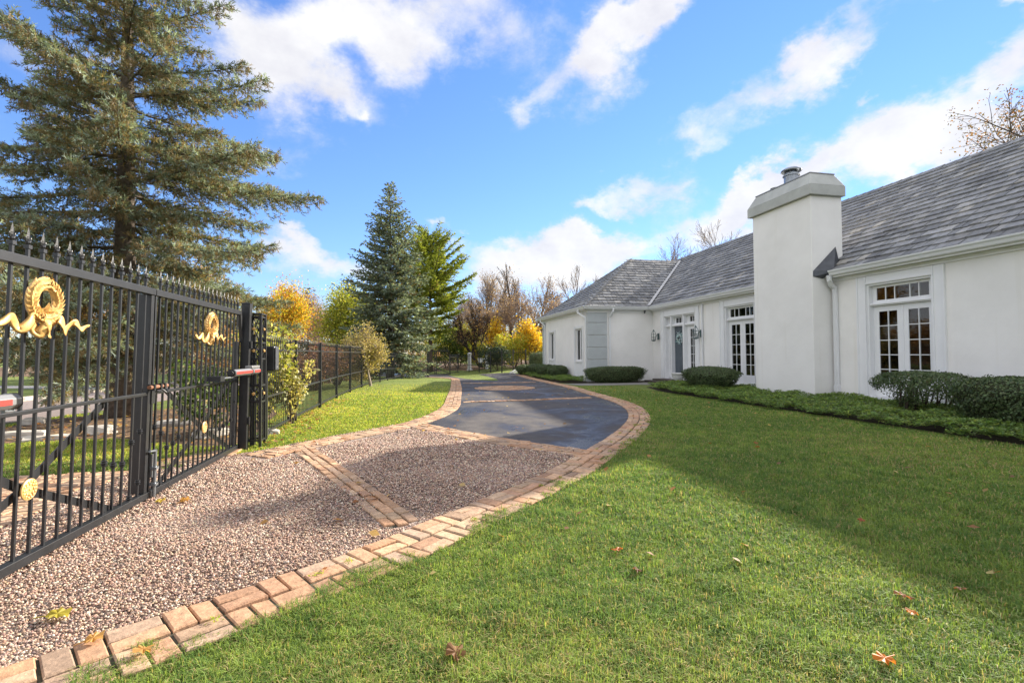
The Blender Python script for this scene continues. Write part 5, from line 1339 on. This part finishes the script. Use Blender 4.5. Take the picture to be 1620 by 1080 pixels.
shrub('purple_shrub', (-3.3, 17.8), 'purple brown twiggy shrub behind the third fence panel', 'shrub', 'purple brown shrubs behind the fence', (1.2,1.4,.68), 3800, [(.19,.11,.09),(.24,.135,.11),(.15,.09,.08),(.28,.16,.12)], (.06,.10), 86, 10, 22)
shrub('purple_shrub', (-3.0, 21.2), 'wider purple brown shrub behind the small mop headed tree', 'shrub', 'purple brown shrubs behind the fence', (1.3,1.6,.72), 3800, [(.20,.115,.095),(.25,.14,.115),(.16,.10,.085)], (.06,.10), 87, 10, 22)
shrub('red_shrub', (-3.9, 24.5), 'dull red shrub top peeking over the fence', 'shrub', None, (1.4,1.4,.85), 2600, [(.32,.10,.05),(.40,.15,.07),(.26,.09,.05)], (.08,.13), 88, 10, 10)
shrub('boxwood', gp(787,585.5), 'dark conical evergreen bush in front of the golden sapling', 'shrub', None, (1.35,1.2,.95), 5200, [(.03,.055,.02),(.045,.075,.025),(.02,.04,.018)], (.08,.13), 89, 12, 6, shell=.85, mat=M['hedge'])
shrub('evergreen_shrub', far(726,587,1.12), 'big dark green evergreen shrub right of the small gold wreath', 'shrub', None, (3.0,2.2,1.75), 7800, [(.055,.10,.02),(.085,.14,.03),(.035,.065,.02),(.13,.18,.03)], (.12,.2), 90, 14, 8, shell=.8)
shrub('yellow_shrub', far(800,587,1.7), 'wide olive brush filling the gap behind the tall bare trunk', 'shrub', None, (9.0,3.0,2.3), 9000, YG+BR+[(.40,.30,.07)], (.16,.28), 110, 30, 14)
shrub('yellow_shrub', far(735,588,1.9), 'wide yellow green brush behind the far gate and the stone pillar', 'shrub', None, (9.0,3.0,2.6), 9000, YG+YE[:1], (.16,.28), 111, 30, 14)
ylab = ['yellow olive shrub directly behind the white pine trunk','yellow shrub left of the dark conical bush','olive gold shrub right of the tall bare trunk','yellow green shrub between the two golden saplings','golden brush at the wing corner of the house','tall yellow olive shrub behind the slender stone pillar','yellow willow like shrub behind the far gate']
for i, ((px, py, s_), (rx, rz_)) in enumerate(zip([(706,588,1.22),(770,587,1.25),(815,587,1.2),(832,587,1.35),(856,587,1.25),(746,587,1.4),(692,589,1.45)], [(2.6,1.9),(1.9,1.15),(2.0,1.3),(2.2,1.5),(2.0,1.3),(3.0,2.5),(3.2,3.0)])):
    shrub('yellow_shrub', far(px, py, s_), ylab[i], 'shrub', 'yellow shrubs of the woodland edge', (rx, rx*.8, rz_), 4200, YG+[(.5,.40,.06),(.40,.30,.07)] if i % 2 else YG+[(.55,.45,.07)], (.12,.2), 100+i, 12, 10)
hl = ['clipped dark hedge under the wall of the pale house','dark low shrub right of the pale house hedge','dark evergreen mass behind the mailbox post']
for i, (x, y, rx, ry, rz_) in enumerate([(-36,30.5,5.2,1.4,.85),(-27.5,31.5,3.6,1.6,.8),(-19.5,34.5,4.2,2.0,1.2)]):
    shrub('evergreen_shrub', (x, y), hl[i], 'shrub', 'dark shrubs across the street', (rx, ry, rz_), 5200, [(.035,.055,.02),(.055,.08,.028),(.025,.04,.018)], (.12,.2), 120+i, 16, 6, shell=.8)
# far wood behind everything: reads as one mass
rng = rg(140); Vs, Cs = [], []
for k in range(230):
    a = rng.uniform(-1.25, .75); d = rng.uniform(75, 125); x, y = d*math.sin(a), d*math.cos(a)
    hh = rng.uniform(3.5, 9.5); base = pick([(.20,.13,.09),(.26,.17,.10),(.16,.13,.07),(.30,.2,.08),(.22,.17,.13),(.15,.15,.05)], 1, rng)[0]
    n = 170; C = np.stack([x+rng.normal(0, 2.2, n), y+rng.normal(0, 2.2, n), hh*np.abs(rng.beta(1.3, 1.6, n))], 1)
    V, F_, c4 = leaf_quads(C, rng.uniform(.25, .6, n), rng, np.clip(base*rng.uniform(.7, 1.3, (n, 1)), 0, 1), 1., .5); Vs.append(V); Cs.append(c4)
V = np.concatenate(Vs); tag(arr_obj('woods', V, np.arange(len(V)).reshape(-1, 4), M['leaf'], col=np.concatenate(Cs)), kind='stuff')

# --- clipped hedges by the house
HG = [(.07,.108,.04),(.09,.135,.05),(.052,.082,.034),(.115,.16,.06),(.09,.115,.05)]
def hedge(x, y, rx, ry, h, label, seed, taper=.72, z0=.0, n=None, ex=3.2, stems=0, open_=0., rz=0):
    rng = rg(seed); t = thing('clipped_hedge', (x, y, float(gz(x, y))), label, 'hedge', 'clipped yew hedges', rz); zb = z0; hz = (h-zb)/2
    def surf(m):
        d = rng.normal(size=(m, 3)); d /= np.linalg.norm(d, axis=1)[:, None]
        s = (np.abs(d)**ex).sum(1)**(-1/ex); p = d*s[:, None]
        return p
    def shape(p, lump=1.):
        u = (p[:, 2]+1)/2; k = taper+(1-taper)*np.clip(u*1.35, 0, 1)
        lm = 1+lump*.055*np.sin(p[:, 0]*9+seed)*np.sin(p[:, 1]*7+p[:, 2]*6+seed*2)
        return np.stack([p[:, 0]*rx*k*lm, p[:, 1]*ry*k*lm, zb+hz+p[:, 2]*hz*(1+.02*np.sin(p[:, 0]*7+seed))], 1)
    bm = bmesh.new(); bmesh.ops.create_icosphere(bm, subdivisions=4, radius=1)
    P = np.array([v.co[:] for v in bm.verts]); P = P*((np.abs(P)**ex).sum(1)**(-1/ex))[:, None]; Fh = [[v.index for v in f.verts] for f in bm.faces]; bm.free()
    core = shape(P*.90); core[:, 2] = zb+hz+(P[:, 2]*.90)*hz
    if not open_: arr_obj('twigs', core, Fh, M['bark'], t, np.tile([[.045,.05,.025]], (len(core), 1)), True)
    m = n or int(9000*rx*ry*1.4+6000*h); p = surf(m); q = shape(p); k = .80+.24*rng.random(m)**.6; shoot = rng.random(m) < .035; k[shoot] += rng.uniform(.02, .12, shoot.sum())
    q = np.stack([q[:, 0]*k, q[:, 1]*k, zb+hz+(q[:, 2]-zb-hz)*(.88+.15*rng.random(m)+.14*shoot*rng.random(m))], 1)
    if open_: 
        hole = np.sin(q[:, 0]*6+1)*np.sin(q[:, 1]*5+q[:, 2]*7); low = np.clip(1-(q[:, 2]-zb)/(h*.62), 0, 1)
        kk = rng.random(m) > open_*low*(1.2+hole); q = q[kk]; p = p[kk]; m = len(q)
    nn = p/np.linalg.norm(p, axis=1)[:, None]+rng.normal(0, .55, (m, 3)); nn /= np.linalg.norm(nn, axis=1)[:, None]
    a = np.cross(nn, rng.normal(size=(m, 3))); a /= np.linalg.norm(a, axis=1)[:, None]
    V, F_, c4 = leaf_quads(q, rng.uniform(.030, .060, m), rng, pick(HG, m, rng, .25), frames=(a, np.cross(nn, a), nn), aspect=.5)
    arr_obj('foliage', V, F_, M['hedge'], t, c4)
    mb = MB()
    for k in range(max(stems, 4)):
        sx, sy = rng.uniform(-.55, .55)*rx, rng.uniform(-.4, .4)*ry
        for j in range(3):
            e = Vector((sx+rng.uniform(-.35,.35)*rx, sy+rng.uniform(-.4,.4)*ry, h*rng.uniform(.6,.9)))
            mb.tube([(sx, sy, -.05), ((sx+e.x)/2+rng.uniform(-.05,.05), (sy+e.y)/2, h*.35), e], [.022, .015, .006], 6, (.075,.055,.04))
    mb.build('stems', M['bark'], t, smooth=True)
    return t
hedge(9.55, 7.38, .58, .80, .84, 'open leggy hedge with bare stems in front of the right french doors', 201, .62, .14, 15000, 3.4, 9, 1.5)
hedge(9.02, 5.42, .58, .93, .83, 'solid trimmed hedge cut by the right edge of the picture', 202, .80, .06, 20000, 3.6)
hedge(9.35, 13.75, .70, 1.02, .78, 'bowl shaped hedge between the chimney and the front door', 203, .62, .05, 15000, 3.0)
hedge(8.38, 18.85, 1.30, .46, .67, 'long flat topped hedge along the wing below the grey quoins', 204, .82, .02, 15000, 4.0)
hedge(7.0, 22.6, .50, .68, .66, 'rounded cushion hedge before the nearer wing casement', 205, .75, .0, 8000, 2.7)
hedge(6.85, 24.0, .52, .72, .66, 'rounded cushion hedge adjoining the first, farther along the wing', 206, .75, .0, 8000, 2.7)
hedge(7.0, 26.4, .62, .9, .66, 'round hedge at the far wing corner', 207, .75, .0, 8000, 2.6)
hedge(6.55, 27.6, .5, .7, .6, 'smallest round hedge, farthest along the driveway edge', 208, .75, .0, 6000, 2.5)
hedge(8.35, 30.6, .75, .8, 1.32, 'tall boxy hedge past the far end of the wing', 209, .92, .0, 9000, 4.5)

# --- ground cover of whorled evergreen leaves
def cover(name, poly, per_m2, hgt, seed):
    rng = rg(seed); P = np.array(poly); A = (P[:,0].max()-P[:,0].min())*(P[:,1].max()-P[:,1].min()); n = int(A*per_m2)
    x = rng.uniform(P[:,0].min(), P[:,0].max(), n); y = rng.uniform(P[:,1].min(), P[:,1].max(), n)
    k = inpoly(poly, x+.10*np.sin(y*5)+.06*np.sin(y*13), y); x, y = x[k], y[k]; n = len(x)
    hm = hgt*(.72+.32*np.sin(x*4.1+np.sin(y*3.3))*np.sin(y*3.7)+rng.uniform(-.22, .25, n))
    q = 6; ph = rng.uniform(0, 2*np.pi, n)[:, None]+np.arange(q)*2*np.pi/q+rng.normal(0, .25, (n, q)); el = rng.uniform(-.25, .75, (n, q))
    d = np.stack([np.cos(ph)*np.cos(el), np.sin(ph)*np.cos(el), np.sin(el)], -1)
    tl = rng.normal(0, .25, (n, 1, 3)); d = d+tl; d /= np.linalg.norm(d, axis=-1)[..., None]
    c = np.stack([x, y, gz(x, y)+hm], 1)[:, None]; L = rng.uniform(.035, .062, (n, q))[..., None]
    s = np.cross(d, np.array([0, 0, 1.])); s /= np.linalg.norm(s, axis=-1)[..., None]+1e-6; nn = np.cross(s, d)
    V = np.stack([c+d*.006, c+d*L*.62+s*L*.26+nn*L*.06, c+d*L, c+d*L*.62-s*L*.26+nn*L*.06], 2).reshape(-1, 3)
    col = pick([(.15,.245,.065),(.19,.30,.08),(.11,.185,.055),(.23,.335,.09),(.28,.36,.10),(.12,.17,.065)], n, rng, .2)
    o = arr_obj(name, V, np.arange(len(V)).reshape(-1, 4), M['leaf'], col=np.repeat(col, q*4, 0)); print(name, n); return tag(o, kind='stuff')
cover('ground_cover', [(7.64,3.2),(7.60,8),(7.56,11.5),(7.74,14.0),(8.35,15.8),(9.0,16.35),(9.7,16.0),(9.95,14.9),(10.55,14.9),(10.55,12.5),(9.98,12.5),(9.98,10.3),(10.55,10.3),(10.55,3.2)], 620, .19, 301)
cover('ground_cover', [(6.2,19.3),(6.75,18.75),(7.15,18.9),(7.2,19.5),(7.48,20.0),(7.48,29.3),(6.5,29.0),(6.2,25),(6.05,21)], 420, .20, 302)

# ------------------------------------------------------------------ the neighbour's house
nh = thing('neighbour_house', (-40, 38, 0), 'pale neighbouring house with dark gable roof half hidden across the street', 'house', rz=R(38))
mb = MB(); mb.box((-10,0,-.2),(4,8,3.0)); mb.add([(4,0,3.0),(4,8,3.0),(4,4,5.2),(3.8,0,3.0),(3.8,8,3.0),(3.8,4,5.2)],[(0,1,2),(3,5,4),(0,3,4,1),(1,4,5,2),(2,5,3,0)]); mb.build('wall', M['stucco'], nh)
mb = MB(); mb.add([(-10.4,-.5,2.75),(4.4,-.5,2.75),(4.4,4,5.25),(-10.4,4,5.25),(-10.4,8.5,2.75),(4.4,8.5,2.75),(-10.4,-.5,2.9),(4.4,-.5,2.9),(4.4,4,5.42),(-10.4,4,5.42),(-10.4,8.5,2.9),(4.4,8.5,2.9)],[(6,7,8,9),(9,8,11,10),(0,1,7,6),(1,2,8,7),(2,5,11,8),(5,4,10,11),(0,3,2,1),(3,4,5,2),(0,6,9,3),(3,9,10,4)]); mb.build('roof', M['darkroof'], nh)
for x in (-7.5, -2.5, 1.6):
    mb = MB(); mb.box((x-.6,-.06,.9),(x+.6,-.001,2.3)); w = mb.build('window', M['white'], nh); mb = MB(); mb.box((x-.5,-.075,1.0),(x+.5,-.0605,2.2)); mb.build('pane', M['glass'], w)
SKY_SAT, SKY_VAL, SKY_TINT, SKY_STR, EXPO = 1.08, 1.0, (.57, .585, .72), .15, 1.65; SKY_COMP = .16; SUN = 4.3; AWAY_FILL = .58
CLOUD_C, CLOUD_GAIN = (1.0, .985, .955), 2.4
# cloud banks: survey direction, half sizes, tilt, weight
CLOUDS = [(690,30,150,60,0,1.0),(560,35,60,35,0,.75),(660,105,40,40,0,.7),(430,115,90,75,-20,.8),(395,40,70,55,0,.7),(545,165,85,32,-18,.75),(490,70,40,30,0,.5),(590,205,16,14,0,.5),
 (1000,45,90,36,38,1.05),(925,95,38,24,30,.95),(1060,0,60,30,20,.9),(850,140,36,30,55,.55),(830,180,20,22,0,.4),(960,140,50,40,0,.3),
 (1310,90,55,32,30,.85),(1240,150,90,30,22,.65),(1160,165,60,30,20,.5),(1100,225,55,24,-8,.75),(1080,180,25,20,0,.5),
 (1375,235,85,50,25,1.15),(1450,260,80,40,10,.9),(1250,290,70,34,20,.9),(1350,160,16,14,0,.6),(1480,205,80,55,0,1.0),(1560,125,75,46,20,.95),(1585,40,30,26,0,.8),(1610,180,70,60,0,1.05),(1420,10,80,22,0,.4),(1180,120,60,25,30,.3),
 (1200,315,80,36,28,1.0),(1140,360,75,34,15,1.0),(1190,290,40,24,20,.6),(985,305,60,25,10,.95),(1070,290,35,18,0,.6),(1060,345,45,22,12,.8),(950,330,18,14,0,.5),
 (890,405,100,28,6,1.05),(760,392,75,24,0,.9),(800,430,70,26,0,.8),(705,343,20,8,0,.7),(500,395,70,26,-12,.75),(510,425,80,30,0,.8),(455,380,40,18,0,.6),(960,400,60,22,0,.8),(420,250,60,30,0,.45),(60,180,120,80,0,.5),(20,60,80,60,0,.5),(160,80,60,40,0,.4)]
# ------------------------------------------------------------------ light and sky
SUN_AZ, SUN_EL = R(58.2), R(24.5)                        # azimuth from +y towards +x
sd = bpy.data.lights.new('sun', 'SUN'); so = link('sun', sd); sd.energy = SUN; sd.angle = R(.8); sd.color = (1, .91, .78)
S_ = Vector((math.sin(SUN_AZ)*math.cos(SUN_EL), math.cos(SUN_AZ)*math.cos(SUN_EL), math.sin(SUN_EL)))
so.rotation_euler = S_.to_track_quat('Z', 'Y').to_euler(); so.location = S_*60
w = bpy.data.worlds.new('World'); sc.world = w; w.use_nodes = True; nt = w.node_tree; nt.nodes.clear()
out = nt.nodes.new('ShaderNodeOutputWorld'); bg = nt.nodes.new('ShaderNodeBackground'); nt.links.new(bg.outputs[0], out.inputs[0])
sky = nt.nodes.new('ShaderNodeTexSky'); sky.sky_type = 'NISHITA'; sky.sun_disc = False; sky.sun_elevation = SUN_EL; sky.sun_rotation = SUN_AZ
sky.air_density = 1.0; sky.dust_density = .0; sky.ozone_density = 3.0; sky.altitude = 200
hs = N(nt, 'HueSaturation'); hs.inputs['Saturation'].default_value = SKY_SAT; hs.inputs['Value'].default_value = SKY_VAL; nt.links.new(sky.outputs[0], hs.inputs['Color'])
tint = mix(nt, hs.outputs[0], SKY_TINT, 1., 'MULTIPLY')
lum = N(nt, 'RGBToBW'); nt.links.new(tint, lum.inputs[0])         # ease off the glare round the hidden sun
dn = N(nt, 'Math', operation='MULTIPLY_ADD'); nt.links.new(lum.outputs[0], dn.inputs[0]); dn.inputs[1].default_value = SKY_COMP; dn.inputs[2].default_value = 1.
iv = N(nt, 'Math', operation='DIVIDE'); iv.inputs[0].default_value = 1.; nt.links.new(dn.outputs[0], iv.inputs[1])
scl = N(nt, 'VectorMath', operation='SCALE'); nt.links.new(tint, scl.inputs[0]); nt.links.new(iv.outputs[0], scl.inputs['Scale']); tint = scl.outputs[0]
geo = N(nt, 'TexCoord').outputs['Generated']
def math_(op, a, b=None, c=None, clamp=False):
    n = N(nt, 'Math', operation=op); n.use_clamp = clamp
    for i, x in enumerate((a, b, c)):
        if x is None: continue
        if hasattr(x, 'is_linked'): nt.links.new(x, n.inputs[i])
        else: n.inputs[i].default_value = x
    return n.outputs[0]
sep = N(nt, 'SeparateXYZ'); nt.links.new(geo, sep.inputs[0])
az = math_('ARCTAN2', sep.outputs[0], sep.outputs[1]); el = math_('ARCSINE', sep.outputs[2])
# warp the cloud field with noise so no bank keeps a smooth outline
def n3(scale, detail, rough, dist=0.):
    mp = N(nt, 'Mapping'); mp.inputs['Scale'].default_value = (1, 1, 1.5); nt.links.new(geo, mp.inputs[0])
    return noise(nt, scale, detail, rough, mp.outputs[0], dist)
wn = n3(5.5, 6, .6); ws = N(nt, 'SeparateColor'); nt.links.new(wn.outputs['Color'], ws.inputs[0])
azw = math_('ADD', az, math_('MULTIPLY', math_('SUBTRACT', ws.outputs[0], .5), .30)); elw = math_('ADD', el, math_('MULTIPLY', math_('SUBTRACT', ws.outputs[1], .5), .24))
def azel(px, py):
    d = ray(px, py).normalized(); return math.atan2(d.x, d.y), math.asin(d.z)
acc = None
for (px, py, rx, ry, rot, wt) in CLOUDS:
    a0, e0 = azel(px, py); a1, e1 = azel(px+10, py); k = abs(a1-a0)/10; ra, re = max(rx*k, .01), max(ry*k, .01)
    da = math_('MULTIPLY', math_('SUBTRACT', azw, a0), math.cos(e0)); de = math_('SUBTRACT', elw, e0); c, s = math.cos(R(rot)), math.sin(R(rot))
    u = math_('MULTIPLY', math_('ADD', math_('MULTIPLY', da, c), math_('MULTIPLY', de, s)), 1/ra); v = math_('MULTIPLY', math_('SUBTRACT', math_('MULTIPLY', de, c), math_('MULTIPLY', da, s)), 1/re)
    r2 = math_('ADD', math_('MULTIPLY', u, u), math_('MULTIPLY', v, v))
    g = math_('MULTIPLY', math_('POWER', 2.718, math_('MULTIPLY', r2, -.9)), wt)
    acc = g if acc is None else math_('ADD', acc, g)
# unseen cloud cover outside the surveyed sky, added and brightened to fill shaded sides
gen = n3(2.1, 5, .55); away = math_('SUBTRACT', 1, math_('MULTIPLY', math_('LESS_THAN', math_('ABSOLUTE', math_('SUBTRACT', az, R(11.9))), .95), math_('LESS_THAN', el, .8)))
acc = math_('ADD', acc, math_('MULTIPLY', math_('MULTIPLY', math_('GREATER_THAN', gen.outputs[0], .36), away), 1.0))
tex = n3(7., 9, .62, .4); tex2 = n3(24, 7, .68)
den = math_('ADD', acc, math_('MULTIPLY', math_('SUBTRACT', tex.outputs[0], .5), 1.25)); den = math_('ADD', den, math_('MULTIPLY', math_('SUBTRACT', tex2.outputs[0], .5), .62))
mr = N(nt, 'MapRange'); mr.interpolation_type = 'SMOOTHSTEP'; mr.inputs['From Min'].default_value = .23; mr.inputs['From Max'].default_value = 1.25; nt.links.new(den, mr.inputs['Value'])
shade = ramp(nt, [(.25, tuple(x*.74 for x in CLOUD_C[:2])+(CLOUD_C[2]*.80,)), (.7, CLOUD_C)], n3(9, 5, .6).outputs[0])
cl = N(nt, 'VectorMath', operation='SCALE'); nt.links.new(shade.outputs[0], cl.inputs[0]); nt.links.new(math_('MULTIPLY', math_('ADD', math_('MULTIPLY', away, AWAY_FILL), 1.), CLOUD_GAIN), cl.inputs['Scale'])
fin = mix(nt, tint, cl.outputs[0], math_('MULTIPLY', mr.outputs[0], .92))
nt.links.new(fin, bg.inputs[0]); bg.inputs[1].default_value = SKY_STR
# ------------------------------------------------------------------ render settings
vs = sc.view_settings
sc.display_settings.display_device = 'sRGB'; vs.view_transform = 'Standard'; vs.look = 'None'; vs.exposure = EXPO; vs.gamma = 1; vs.use_curve_mapping = False
sc.render.engine = 'CYCLES'; sc.cycles.max_bounces = 6; sc.cycles.transparent_max_bounces = 4; sc.cycles.diffuse_bounces = 3; sc.cycles.glossy_bounces = 2
sc.cycles.use_denoising = True; sc.cycles.sample_clamp_indirect = 4
try: sc.cycles.denoiser = 'OPENIMAGEDENOISE'
except Exception: pass
